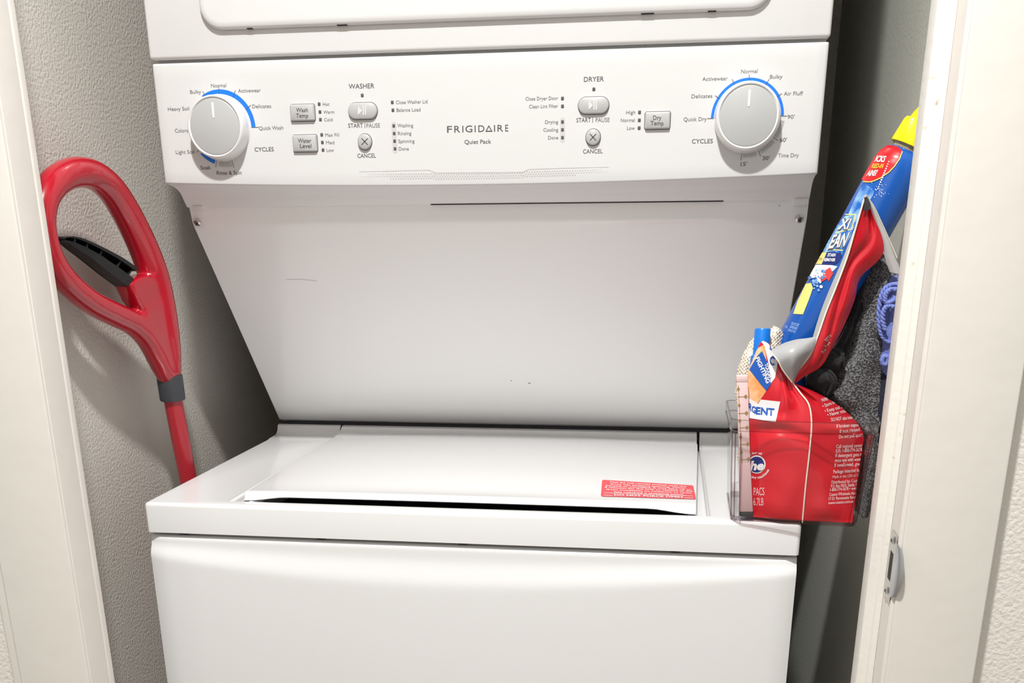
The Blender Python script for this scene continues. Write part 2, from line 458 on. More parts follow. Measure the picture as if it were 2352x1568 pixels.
for v in (.83, .975):
    for a, b in ([(.03, .97)] if v < .9 else [(.03, .12), (.88, .97)]): lp.line(tuple(qd(a, v-.02)), tuple(qd(b, v-.02)), .8, 1, 2, 10)
o = lp.make('warning_label', [M_label, M_white], lid); o['label'] = 'red sticker with white warning text'
# white ledges, then a well floor coloured dark for the shade under the lid
for xa, xb in ((XL-.004, -.232), (.234, XR+.004)):
    box('well_ledge', xa, xb, YA-.004, YR-.002, .9050, .9205, M_enamel, LC)
box('lid_well', XL-.004, XR+.004, YA-.004, YR, .898, .9045, mat('well_painted_shadow', (.03, .03, .035), .6), LC)
box('hinge_gap_shade', -W+.004, W-.004, .4212, .4275, .90, .9462, M_dark, LC)  # dark bar standing in for the deep shade inside the seam
# sloping back panel between washer and dryer
pf = [(.1905, 1.2262), (.1925, 1.2248), (.1975, 1.2105)]
rows = []
pts = [(.1900, 1.2300), (.1922, 1.2262), (.1965, 1.2120), (.1985, 1.2075)] + [(lerp(.2025, .4227, i/10), lerp(1.2025, .9484, i/10)) for i in range(11)] + [(.430, .9478)]
for y, z in pts:
    r = [Vector((lerp(-W, W, k/40), y, z)) for k in range(41)]
    rows.append([r[0]+Vector((.0008, .014, .008))]+[r[0]+Vector((0, .0012, .0008))]+[r[0]+Vector((.0012, 0, 0))]+r[1:-1]+[r[-1]+Vector((-.0012, 0, 0))]+[r[-1]+Vector((0, .0012, .0008))]+[r[-1]+Vector((-.0008, .014, .008))])
bp = grid('back_panel', rows, M_back, LC, 50)
tb = bvh_of(bp)
pn = Vector((0, -(1.2248-.9484), -(.4227-.1914))).normalized()
for px, py in ((453, 511), (1836, 503)):
    d = ray(px, py).normalized(); h = tb.ray_cast(CP, d)[0]
    sc = lathe('screw', [(.0001, .0022), (.0022, .0022), (.0040, .0013), (.0047, 0)], h, pn, M_steel, bp, 24)
    e1 = Vector((.8, 0, .0)).normalized(); e2 = pn.cross(e1)
    a_, b_ = (e1+e2).normalized(), (e1-e2).normalized(); V, Fc = [], []
    for u, v in ((a_, b_), (b_, a_)):
        c = h+pn*.00235; k = len(V); V += [c+u*.0026+v*.0006, c+u*.0026-v*.0006, c-u*.0026-v*.0006, c-u*.0026+v*.0006]; Fc.append((k, k+1, k+2, k+3))
    o = mesh('screw_recess', V, Fc, M_dark, bp)
# scuff marks on the panel
M_scuff = [mat('pale_scuff', (.74, .72, .72), .6), mat('dark_scuff', (.25, .24, .24), .6)]
for L, wd, mi in (([(658, 642), (690, 641), (727, 645)], .9, 0), ([(1213, 879), (1219, 880)], 1.5, 1), ([(1173, 874), (1176, 874)], 1.2, 1), ([(1789, 471), (1791, 473)], 2, 1)):
    sc = Print(on_bvh(tb, .0003))
    for a, b in zip(L, L[1:]): sc.line(a, b, wd, mi, 1, 6)
    sc.make('scuff_mark', M_scuff, bp)
box('panel_gap_shade', -.06, .255, .1862, .1908, 1.2262, 1.2272, M_dark, LC, .0004)  # dark strip drawn in as the shadow line under the skirt
box('hinge_tab', *(lambda p, q: (p.x, q.x))(at(446, 478, y=.187), at(468, 478, y=.187)), .184, .200, at(450, 480, y=.186).z, 1.2285, M_skirt, LC, .0012)
p, q = at(1822, 466, y=.187), at(1857, 466, y=.187)
box('hinge_tab', p.x, q.x, .1835, .200, at(1840, 470.5, y=.186).z, 1.2285, M_skirt, LC, .0016)

# control panel: face, rounded top edge, bowed lower edge
YP = .1365
def zb_(x):
    s = x/W; return 1.2437 + .0060*s*s
ZT = 1.3655
rows = []
def prow(fy, fz):
    r = [Vector((lerp(-W, W, k/60), fy, fz(lerp(-W, W, k/60)))) for k in range(61)]
    A = [Vector((p.x, p.y, p.z)) for p in r]
    e = .003
    A[0].y += e*.9; A[-1].y += e*.9; A.insert(1, Vector((-W+.0009, fy+.0009, fz(-W)))); A.insert(2, Vector((-W+.003, fy, fz(-W))))
    A.insert(-1, Vector((W-.003, fy, fz(W)))); A.insert(-1, Vector((W-.0009, fy+.0009, fz(W))))
    return [A[0]+Vector((0, .05, 0))]+A+[A[-1]+Vector((0, .05, 0))]
rows.append(prow(YP+.03, lambda x: ZT))
for k in range(5):
    q = math.pi/2*k/4; rows.append(prow(YP+.003*(1-math.sin(q)), lambda x: ZT-.003*(1-math.cos(q))))
for t in (.1, .3, .5, .7, .9): rows.append(prow(YP, lambda x: lerp(ZT-.003, zb_(x)+.002, t)))
for k in range(4):
    q = math.pi/2*k/3; rows.append(prow(YP+.0018*(1-math.cos(q)), lambda x: zb_(x)+.0018*(1-math.sin(q))))
cp = grid('control_panel', rows, M_panel, LC, 50)
# coved skirt below the face
sk = [at(*p, x=-W) for p in ((381, 422.5), (395, 428), (404, 434), (410, 440), (416, 449), (420, 458), (427.5, 473.5))]
sk = catmull([Vector((0, p.y, p.z)) for p in sk], 3)
rows = []
zE = sk[0].z; z1 = sk[-1].z
for i, p in enumerate(sk):
    r = []
    for k in range(61):
        x = lerp(-W+.0006, W-.0006, k/60); f = (p.z-z1)/(zE-z1)
        r.append(Vector((x, p.y, lerp(z1, zb_(x)+.0002, f))))
    rows.append([r[0]+Vector((0, .03, 0))]+r+[r[-1]+Vector((0, .03, 0))])
rows.append([p+Vector((0, .002, -.0012)) for p in rows[-1]]); rows.append([p+Vector((0, .02, 0)) for p in rows[-1]])
grid('panel_skirt', rows, M_skirt, LC, 50)
# dryer front above the seam, and the door standing proud of it
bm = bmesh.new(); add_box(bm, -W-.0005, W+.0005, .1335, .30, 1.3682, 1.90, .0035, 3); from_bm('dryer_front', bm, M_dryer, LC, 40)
bm = bmesh.new()
x0, x1, z0, z1_ = -.281, .287, 1.393, 1.86
r_ = .022; ol = []
for cx, cz, a0 in ((x0+r_, z0+r_, 180), (x1-r_, z0+r_, 270), (x1-r_, z1_-r_, 0), (x0+r_, z1_-r_, 90)):
    for k in range(9):
        a = math.radians(a0+90*k/8); ol.append((cx+r_*math.cos(a), cz+r_*math.sin(a)))
def inset(pt, d):
    cx, cz = min(max(pt[0], x0+r_), x1-r_), min(max(pt[1], z0+r_), z1_-r_); v = Vector((pt[0]-cx, pt[1]-cz)); v.normalize(); return pt[0]-v.x*d, pt[1]-v.y*d
rows = [[Vector((*[inset(p, d)[0]], y, inset(p, d)[1])) for p in ol] for d, y in ((.0035, .1345), (.0035, .1325), (0, .1318), (.0, .1300), (.0008, .1285), (.0026, .1272), (.007, .1265))]
V = [p for r in rows for p in r]; n = len(ol); Fc = []
for i in range(len(rows)-1):
    for k in range(n): Fc.append((i*n+k, i*n+(k+1) % n, (i+1)*n+(k+1) % n, (i+1)*n+k))
Fc.append(tuple((len(rows)-1)*n+k for k in range(n)))
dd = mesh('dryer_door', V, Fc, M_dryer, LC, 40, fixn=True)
for px, py, wd in ((566, 49, 14), (780, 43.5, 24), (1487, 24.5, 28), (1636, 20.5, 18)):
    p = at(px, py, y=.122); h = wd*.00022
    box('vent_notch', p.x-h, p.x+h, .1290, .1322, z0-.0004, z0+.001, M_dark, dd, .0003)

# knobs
def knob(cx, cy, label):
    O = at(cx, cy, y=YP); k = lathe('dial_knob', [(.0322, 0), (.0322, .0014), (.0313, .0018), (.0312, .0022), (.0318, .0026), (.0314, .0060), (.0307, .0120), (.0302, .0152), (.0297, .0169), (.0285, .0180), (.0276, .0175), (.0272, .0165), (.0269, .0163)], O, (0, -1, 0), M_knob, LC, 72, 50)
    k['label'] = label
    lathe('knob_face', [(.0272, .0163), (.0268, .0169), (.0258, .0173), (.0001, .0177)], O, (0, -1, 0), M_kface, k, 72, 50)
    box('pointer_line', O.x-.0011, O.x+.0011, O.y-.0181, O.y-.0167, O.z+.008, O.z+.0225, M_white, k, .0004)
    return O
knob(508, 294, 'white washer dial with grey face'); knob(1716, 270, 'white dryer dial with grey face')
# buttons (rounded slabs standing off the panel)
def rbutton(name, px0, px1, py0, py1, rad, icon, d=.0035):
    a, b = at(px0, (py0+py1)/2, y=YP), at(px1, (py0+py1)/2, y=YP); zt_, zb2 = at((px0+px1)/2, py0, y=YP).z, at((px0+px1)/2, py1, y=YP).z
    x0, x1 = a.x, b.x; rad = min(rad, (x1-x0)/2-1e-5, (zt_-zb2)/2-1e-5)
    ol = []
    for cx, cz, a0 in ((x0+rad, zb2+rad, 180), (x1-rad, zb2+rad, 270), (x1-rad, zt_-rad, 0), (x0+rad, zt_-rad, 90)):
        for k in range(9):
            q = math.radians(a0+90*k/8); ol.append((cx+rad*math.cos(q), cz+rad*math.sin(q)))
    cx, cz = (x0+x1)/2, (zt_+zb2)/2
    def ins(p, e):
        qx, qz = min(max(p[0], x0+rad), x1-rad), min(max(p[1], zb2+rad), zt_-rad); v = Vector((p[0]-qx, p[1]-qz)); v.normalize(); return p[0]-v.x*e, p[1]-v.y*e
    rows = [[Vector((ins(p, e)[0], YP-h, ins(p, e)[1])) for p in ol] for e, h in ((0, -.001), (0, d*.6), (.0004, d*.85), (.0012, d))]
    V = [p for r in rows for p in r]; n = len(ol); Fc = [(i*n+k, i*n+(k+1) % n, (i+1)*n+(k+1) % n, (i+1)*n+k) for i in range(3) for k in range(n)]
    Fc.append(tuple(3*n+k for k in range(n)))
    o = mesh(name, V, Fc, M_btn, LC, 40, fixn=True)
    # dark joint round the button
    rows = [[Vector((ins(p, e)[0], YP-.00015, ins(p, e)[1])) for p in ol] for e in (-.0007, .0003)]
    grid('button_gap', rows, M_ink2, o, close=True)
    P = Print(on_y(YP-d)); icon(P); P.make('button_legend', [M_ink, M_icon], o)
rbutton('setting_button', 668, 723.5, 240, 278, .0016, lambda P: (P.text('Wash', 680, 707, 257, 9.6), P.text('Temp', 680, 708, 270, 9.6)))
rbutton('setting_button', 674, 729, 310, 348.6, .0016, lambda P: (P.text('Water', 684, 715, 327.5, 9.6), P.text('Level', 689, 715, 339.5, 9.6)))
rbutton('setting_button', 1481.5, 1539, 257, 296.5, .0016, lambda P: (P.text('Dry', 1500, 1519, 275, 10), P.text('Temp', 1494, 1524, 287.5, 10)))
def play(cx, cy):
    def f(P):
        P.add([(cx-8, cy-10), (cx-8, cy+10), (cx+2, cy)], [(0, 1, 2)], 1); P.line((cx+4.5, cy-10), (cx+4.5, cy+10), 2.6, 1); P.line((cx+9.5, cy-10), (cx+9.5, cy+10), 2.6, 1)
    return f
def cross(cx, cy):
    return lambda P: (P.line((cx-7, cy-7.5), (cx+7, cy+7.5), 2), P.line((cx-7, cy+7.5), (cx+7, cy-7.5), 2))
rbutton('start_button', 801, 867, 236, 274, 1, play(830, 254)); rbutton('start_button', 1328.5, 1398.5, 223, 262, 1, play(1360, 242))
rbutton('cancel_button', 823, 854, 307.5, 344, 1, cross(837.5, 325)); rbutton('cancel_button', 1346, 1379, 296.5, 334, 1, cross(1362, 315))
# printed legends, dial arcs, lights
P = Print(on_y(YP))
T = [('Bulky', 437, 462, 215, 10, 1), ('Normal', 485, 520, 200.5, 10, 1), ('Activewear', 547, 599, 212, 10, 1), ('Delicates', 579.5, 623, 248, 10, 1), ('Quick Wash', 595, 651, 298, 10, 1),
     ('Heavy Soil', 386, 435, 254, 10, 1), ('Colors', 402, 432, 304, 10, 1), ('Light Soil', 404, 446.5, 353, 10, 1), ('Soak', 461, 484.5, 389, 10, 0), ('Rinse & Spin', 498, 555, 401, 10.5, 0), ('CYCLES', 585, 629, 347.5, 11, 0),
     ('WASHER', 801, 860, 203, 13, 0), ('START', 800, 834, 293, 11.5, 0), ('PAUSE', 842, 873, 293, 11.5, 1), ('CANCEL', 821, 863.5, 362, 11, 0),
     ('Hot', 741.5, 757, 243, 9, 1), ('Warm', 743, 768, 261, 9, 1), ('Cold', 744.5, 764, 278.5, 9, 1), ('Max Fill', 747, 779, 313.5, 9, 1), ('Med', 749, 768, 331, 9, 1), ('Low', 750, 767, 348.5, 9, 1),
     ('Close Washer Lid', 909.5, 982, 238, 9.5, 1), ('Balance Load', 911, 966, 256, 9.5, 1), ('Washing', 913, 949, 292, 9.5, 1), ('Rinsing', 914, 945, 310, 9.5, 1), ('Spinning', 915, 952, 328, 9.5, 1), ('Done', 916, 939, 345.5, 9.5, 1),
     ('Quiet Pack', 1067, 1128, 330, 11, 0), ('DRYER', 1341, 1387, 187, 13, 0), ('Close Dryer Door', 1207, 1282, 230, 9.5, 1), ('Clean Lint Filter', 1215, 1282, 248, 9.5, 1),
     ('Drying', 1252, 1282, 284, 9.5, 1), ('Cooling', 1248, 1282, 302, 9.5, 1), ('Done', 1259, 1282, 320, 9.5, 1), ('START', 1324, 1357, 280.5, 11.5, 0), ('PAUSE', 1368, 1400, 280, 11.5, 1), ('CANCEL', 1339, 1384, 352, 11, 0),
     ('High', 1438, 1459, 262, 9.5, 1), ('Normal', 1426, 1458, 280, 9.5, 1), ('Low', 1440, 1458, 298, 9.5, 1),
     ('Normal', 1702, 1740, 168, 10.5, 1), ('Activewear', 1613, 1671, 185, 10.5, 1), ('Bulky', 1768, 1797, 180.5, 10.5, 1), ('Delicates', 1588, 1636, 225, 10.5, 1), ('Air Fluff', 1800, 1844, 219, 10.5, 1), ('Quick Dry', 1570, 1623, 278, 10.5, 1),
     ("90'", 1808, 1825, 272.5, 10.5, 1), ("60'", 1791, 1807, 325.5, 10.5, 0), ("30'", 1751, 1767, 367.5, 10.5, 0), ("15'", 1701, 1715, 381, 10.5, 0), ('Time Dry', 1787, 1834, 361, 10.5, 1), ('CYCLES', 1589, 1637, 329, 11.5, 0)]
for t, x0, x1, yb, cap, mi in T:
    xm = (x0+x1)/2; A, B, Z = at(x0, yb, y=YP-.0002), at(x1, yb, y=YP-.0002), at(xm, yb, y=YP-.0002)
    ch = at(xm, yb-cap*(.86 if cap > 12 else .87), y=YP-.0002).z-Z.z
    P = Print(None); text3d(P, t, Vector((A.x, YP-.0002, Z.z)), Vector((B.x-A.x, 0, 0)), Vector((0, 0, ch)), mi, .002 if mi else .005)
    P.make('printed_word', [M_ink, M_ink2], cp)
for a, b in (((838, 282), (838, 294)), ((1361.5, 269), (1361.5, 281.5))):
    P = Print(on_y(YP)); P.line(a, b, 1.2); P.make('printed_divider', [M_ink], cp)
# maker's name: the second A is an open triangle
P = Print(on_y(YP)); A, B = at(1027, 304.5, y=YP-.0002), at(1167.5, 303.5, y=YP-.0002); ch = at(1098, 287.5, y=YP-.0002).z-A.z; wx = B.x-A.x
for t, a, b in (('F', 0, .082), ('R', .118, .215), ('I', .25, .268), ('G', .300, .415), ('I', .452, .470), ('D', .512, .612), ('I', .768, .786), ('R', .824, .917), ('E', .95, 1.0)):
    text3d(P, t, Vector((A.x+wx*a, YP-.0002, A.z)), Vector((wx*(b-a), 0, 0)), Vector((0, 0, ch)), 0, .004)
tri = [(.625, 0), (.745, 0), (.685, 1)]; ctr = (.685, .36); b = len(P.V)
for k in (1, .58):
    for u, v in tri: P.V.append(Vector((A.x+wx*(ctr[0]+(u-ctr[0])*k), YP-.0002, A.z+ch*(ctr[1]+(v-ctr[1])*k))))
for i in range(3): P.F.append([b+i, b+(i+1) % 3, b+3+(i+1) % 3, b+3+i]); P.M.append(0)
P.make('maker_lettering', [M_ink], cp)
# arcs and ticks drawn in panel metres round each dial centre
def dial(cx, cy, R, arcs, ticks, combs):
    O = at(cx, cy, y=YP); V, Fc, Mi = [], [], []
    def pt(r, a, l): a = math.radians(a); return Vector((O.x+r*math.cos(a), YP-l, O.z+r*math.sin(a)))
    for a0, a1 in arcs:
        n = 48
        for i in range(n+1):
            a = lerp(a0, a1, i/n); V += [pt(R-.0044, a, .0002), pt(R, a, .0002)]
            if i: k = len(V)-4; Fc.append((k, k+1, k+3, k+2)); Mi.append(0)
    def tick(a, r0, r1, w_, m):
        k = len(V); d = math.degrees(w_/2/r1); V.extend([pt(r0, a-d, .0004), pt(r1, a-d, .0004), pt(r1, a+d, .0004), pt(r0, a+d, .0004)]); Fc.append((k, k+1, k+2, k+3)); Mi.append(m)
    for a, ro in ticks: tick(a, R-.0045, R+ro, .0005, 1)
    for a0, a1 in combs:
        n = int(abs(a1-a0)/2.3)
        for i in range(1, n): tick(lerp(a0, a1, i/n), R-.004, R+.0012, .00035, 2)
    mesh('dial_scale', V, Fc, [M_blue, M_ink, M_ink2], cp, mi=Mi)
dial(511, 294, .0366, [(0, 122), (222, 250)], [(0, .0035), (32, .003), (63, .003), (90, .003), (117, .003), (216, .002), (253, .003), (283, .003)], [(256, 282)])
dial(1716, 270, .0350, [(2, 180)], [(180, .0035), (148, .003), (116, .003), (91, .003), (61, .003), (33, .0025), (1, .0028), (-34, .0025), (-66, .003), (-95, .0035)], [(-4, -33), (-37, -65), (-69, -94)])
# grey strips behind the status lights, then the lights
def strip(a, b, wd):
    A, B = at(*a, y=YP), at(*b, y=YP); w2 = wd*.00022; ol = []
    for c, a0 in ((B, 180), (A, 0)):
        for k in range(9): q = math.radians(a0+180*k/8); ol.append((c.x+w2*math.cos(q), c.z+w2*math.sin(q)))
    n = len(ol); V = [Vector((x, YP-.00015, z)) for x, z in ol]
    mesh('status_strip', V, [tuple(range(n))], M_strip, cp)
strip((904.5, 286), (907.5, 345), 12); strip((1292, 276), (1292, 321), 11)
lights = [(832, 219), (733, 239), (735, 257), (736, 274.5), (739, 309.5), (740.5, 327), (742, 344.5), (901, 235), (902.5, 253), (904.5, 289), (905.5, 306.5), (906.5, 324), (907.5, 341.5),
          (1364, 205), (1292, 226), (1292, 244), (1292, 280), (1292, 298), (1292, 316), (1469, 258), (1468.5, 276), (1468, 294)]
lm = None
for px, py in lights:
    p = at(px, py, y=YP)
    if lm is None:
        o = box('indicator_light', -.0015, .0015, -.0005, .0008, -.0017, .0017, M_ink, cp, .0006); lm = o
    else:
        o = lm.copy(); COL.objects.link(o); o.parent = cp
    o.location = p
# dotted grille print below the maker's name
P = Print(on_y(YP))
def gl(x): return interp([(825, 394.5), (988, 390.5), (1002, 397), (1200, 395.5), (1216, 388), (1398, 383.5)], x)
xs_ = [825, 880, 940, 985, 1002, 1060, 1130, 1200, 1214, 1280, 1340, 1398]
for a, b in zip(xs_, xs_[1:]): P.line((a, gl(a)), (b, gl(b)), 1.1 if 860 < a < 1340 else .7)
x = 828.
while x < 1396:
    fade = min(1, (x-815)/110, (1408-x)/110)
    for r in range(1, 4):
        y = interp([(825, 394), (1105, 391), (1398, 383)], x)+5.2*r+(3 if 1000 < x < 1204 else 1.2)
        if 1000 < x < 1204 and r == 3: y = y
        if fade < .25*r and r != 2: continue
        h = .55+.95*fade; xx = x+(2.9 if r == 2 else 0)
        P.add([(xx-h, y-h), (xx+h, y-h), (xx+h, y+h), (xx-h, y+h)], [(0, 1, 2, 3)])
    x += 5.8
o = P.make('dot_pattern', [M_dot], cp); o['kind'] = 'stuff'


# ------------------------------------------------------------------ red floor tool leaning in the left gap
FT = thing('floor_tool', (-.37, .12, 0), 'red floor-cleaning tool with a loop handle, leaning in the gap left of the washer', 'cleaning tool')
HN = Vector((1, -.10, .0)).normalized()              # normal of the handle's plane
HO = Vector((-.3785, .17, 1.03))
def hp(px, py, off=0):
    d = ray(px, py); t = (HO-CP).dot(HN)/d.dot(HN); return CP+d*t+HN*off
loop = [(390, 866), (387, 840), (383, 805), (377, 765), (369, 715), (360, 665), (349, 622), (333, 578), (311, 529), (284, 478), (253, 432), (215, 402), (172, 396), (132, 414), (104, 452), (95, 505), (103, 555), (122, 605), (158, 652), (208, 693), (262, 721), (303, 741), (336, 772), (361, 815), (377, 850), (386, 868)]
lr = [.0134, .0148, .0165, .0178, .0182, .0178, .0174, .0170, .0166, .0162, .0158, .0154, .0150, .0145, .0140, .0138, .0136, .0134, .0132, .0132, .0134, .0138, .0140, .0136, .0126, .0112, .0100]
P1 = catmull([hp(*p) for p in loop], 6); R1 = [lerp(lr[min(i//6, 25)], lr[min(i//6+1, 25)], (i % 6)/6) for i in range(len(P1))]
V, Fc = [], []
add_rings(V, Fc, tube_rings(P1, R1, 18))
def slab_px(poly, th, o=0):
    k = len(V); n = len(poly)
    V.extend([hp(x, y, o+th) for x, y in poly]); V.extend([hp(x, y, o-th) for x, y in poly])
    Fc.append(tuple(k+i for i in range(n))); Fc.append(tuple(k+n+i for i in range(n))[::-1])
    for i in range(n): Fc.append((k+i, k+(i+1) % n, k+n+(i+1) % n, k+n+i))
slab_px([(279, 652), (296, 638), (318, 629), (345, 640), (375, 730), (350, 745), (318, 722), (303, 701)], .0115, .0)
slab_px([(303, 738), (320, 708), (348, 690), (374, 715), (390, 790), (398, 850), (380, 862), (364, 846), (346, 805), (324, 768)], .0128)
hb = mesh('loop_handle', V, Fc, M_red, FT, 60, fixn=True)
def bake(o, *mods):
    for t, kw in mods:
        m = o.modifiers.new(t, t)
        for k, v in kw.items(): setattr(m, k, v)
    me = bpy.data.meshes.new_from_object(o.evaluated_get(bpy.context.evaluated_depsgraph_get()))
    o.modifiers.clear(); o.data = me; return o
bake(hb, ('REMESH', dict(mode='VOXEL', voxel_size=.0022)), ('SMOOTH', dict(iterations=16, factor=.5)))
hb.data.shade_smooth()
# neck collar and shaft
A = hp(389, 862); B = hp(397, 918); D = (B-A).normalized()
lathe('collar', [(.0132, -.001), (.0148, 0), (.0151, .002), (.0149, (B-A).length-.002), (.0143, (B-A).length), (.011, (B-A).length)], A, D, M_collar, FT, 36)
E2 = hp(432, 1100); SD = (E2-B).normalized(); LN = (B.z-.05)/-SD.z
lathe('shaft', [(.0108, -.03), (.0108, LN)], B, SD, M_redtube, FT, 28)
foot = B+SD*LN
bm = bmesh.new(); add_box(bm, max(foot.x-.05, -.425), foot.x+.018, foot.y-.03, foot.y+.12, 0.0, .055, .012, 3); from_bm('cleaning_head', bm, M_black, FT, 40)
# black trigger: open ribbed channel
def trig():
    T = [(144, 549), (150, 543), (172, 545), (205, 558), (240, 575), (275, 594), (306, 616)]     # far edge
    Bm = [(143, 553), (152, 560), (166, 572), (190, 590), (215, 610), (244, 633), (278, 658)]    # near edge
    V, Fc = [], []
    def add(q): k = len(V); V.extend(q); return k
    def wall(L, o0, o1, th):
        n = len(L); rows = []
        for i, p in enumerate(L):
            C = L2[i] if L is L1 else L1[i]
            q = Vector(p).lerp(Vector(C), th)
            rows.append([hp(*p, o0), hp(*p, o1[i]), hp(*q, o1[i]), hp(*q, o0)])
        b = len(V)
        for r in rows: V.extend(r)
        for i in range(n-1):
            for k in range(4): Fc.append((b+4*i+k, b+4*i+(k+1) % 4, b+4*i+4+(k+1) % 4, b+4*i+4+k))
        Fc.append((b, b+1, b+2, b+3)); Fc.append((b+4*n-4, b+4*n-3, b+4*n-2, b+4*n-1))
    L1 = catmull([Vector((*p, 0)) for p in T], 4); L2 = catmull([Vector((*p, 0)) for p in Bm], 4)
    L1 = [(p.x, p.y) for p in L1]; L2 = [(p.x, p.y) for p in L2]
    n = len(L1); hgt = [lerp(.002, .006, min(1, i/(n*.4))) for i in range(n)]; hgt2 = [lerp(.001, .009, min(1, i/(n*.5))) for i in range(n)]
    # floor
    b = len(V)
    for i in range(n): V.extend([hp(*L1[i], -.007), hp(*L2[i], -.007), hp(*L2[i], -.005), hp(*L1[i], -.005)])
    for i in range(n-1):
        for k in range(4): Fc.append((b+4*i+k, b+4*i+(k+1) % 4, b+4*i+4+(k+1) % 4, b+4*i+4+k))
    wall(L1, -.007, hgt, .16); wall(L2, -.007, hgt2, .45)
    for f in (.30, .48, .64, .84, .97):
        i = int(f*(n-1)); a, c = Vector(L1[i]), Vector(L2[i]); d = Vector((1.6, 1.0))
        q = [hp(*(a-d), -.006), hp(*(a+d), -.006), hp(*(c+d), -.006), hp(*(c-d), -.006), hp(*(a-d), .0035), hp(*(a+d), .0035), hp(*(c+d), .0055), hp(*(c-d), .0055)]
        k = add(q); Fc.extend([(k+4, k+5, k+6, k+7), (k, k+1, k+5, k+4), (k+1, k+2, k+6, k+5), (k+2, k+3, k+7, k+6), (k+3, k, k+4, k+7)])
    m = [(Vector(L1[i])+Vector(L2[i]))/2 for i in range(n)]
    return V, Fc
V, Fc = trig(); mesh('trigger', V, Fc, M_black, FT, 30, fixn=True)

# ------------------------------------------------------------------ clear bin on the washer's front right corner
def clearmat(name, tint, gloss=.05):
    m = bpy.data.materials.new(name); m.use_nodes = True; nt = m.node_tree; nt.nodes.clear()
    out = nt.nodes.new('ShaderNodeOutputMaterial'); mx = nt.nodes.new('ShaderNodeMixShader'); tr = nt.nodes.new('ShaderNodeBsdfTransparent'); gl = nt.nodes.new('ShaderNodeBsdfGlossy'); lw = nt.nodes.new('ShaderNodeFresnel')
    
    ge = nt.nodes.new('ShaderNodeNewGeometry'); mr = nt.nodes.new('ShaderNodeMapRange')      # a thin sheet reflects alike on both faces
    mr.inputs['To Min'].default_value = 1.40; mr.inputs['To Max'].default_value = 1/1.40
    nt.links.new(ge.outputs['Backfacing'], mr.inputs['Value']); nt.links.new(mr.outputs['Result'], lw.inputs['IOR'])
    tr.inputs['Color'].default_value = (*tint, 1); gl.inputs['Roughness'].default_value = gloss
    nt.links.new(lw.outputs[0], mx.inputs[0]); nt.links.new(tr.outputs[0], mx.inputs[1]); nt.links.new(gl.outputs[0], mx.inputs[2]); nt.links.new(mx.outputs[0], out.inputs['Surface']); return m
M_clear = clearmat('clear_styrene', (.985, .98, .98)); M_clear2 = clearmat('clear_styrene_thick', (.66, .59, .59))
BN = thing('storage_bin', (.33, .06, .931), 'clear plastic bin standing on the right front corner of the washer, stuffed with laundry supplies', 'bin')
a0, b0 = at(1679, 1197, y=-.003), at(1970, 1216, y=-.019); a1, b1 = at(1683, 962, y=-.006), at(2020, 986, y=-.024)
ZB, ZR = .9312, a1.z
def bring(t, grow=0, rad=.011):
    """rounded rectangle at height fraction t"""
    xa, xb = lerp(a0.x, a1.x, t)-grow, lerp(b0.x, b1.x, t)+grow; ya, yb = lerp(-.002, -.006, t)-grow, lerp(.105, .115, t)+grow
    sk_ = -.0105; z = lerp(ZB, ZR, t); P = []
    for cx, cy, q in ((xa+rad, ya+rad, 180), (xb-rad, ya+rad, 270), (xb-rad, yb-rad, 0), (xa+rad, yb-rad, 90)):
        for k in range(7):
            an = math.radians(q+90*k/6); x, y = cx+rad*math.cos(an), cy+rad*math.sin(an)
            P.append(Vector((x, y+sk_*(x-xa)/(xb-xa), z)))
    return P
rows = [bring(.0, -.004), bring(.006, -.001), bring(.03)] + [bring(t) for t in (.3, .6, .875)] + [bring(.885, .0016), bring(.90, .0022), bring(.985, .0022), bring(1, .0012), bring(.99, .0002), bring(.9, .0004)]
wl = grid('bin_wall', rows, M_clear, BN, 40, close=True)
V = bring(.010, -.001); n = len(V)
mesh('bin_base', V, [tuple(range(n))], M_clear, BN, 40)
grid('base_rim', [bring(.0, -.002), bring(.004, .0003), bring(.05, .0004)], M_clear2, BN, 40, close=True)
rm = [bring(.990, .0024), bring(1.0, .0020), bring(.998, .0004)]
grid('lip_step', [bring(.884, .0012), bring(.890, .0026), bring(.898, .0027)], M_clear2, BN, 40, close=True)
grid('bin_rim', rm, M_clear2, BN, 40, close=True)
for cx_, k0 in ((1, 7), (0, 0)):
    for k in (k0+1, k0+3, k0+5):
        L = [bring(t, .0003)[k] for t in (.03, .3, .6, .87)]
        tube('corner_rib', L, .0006, M_clear2, BN, 6)

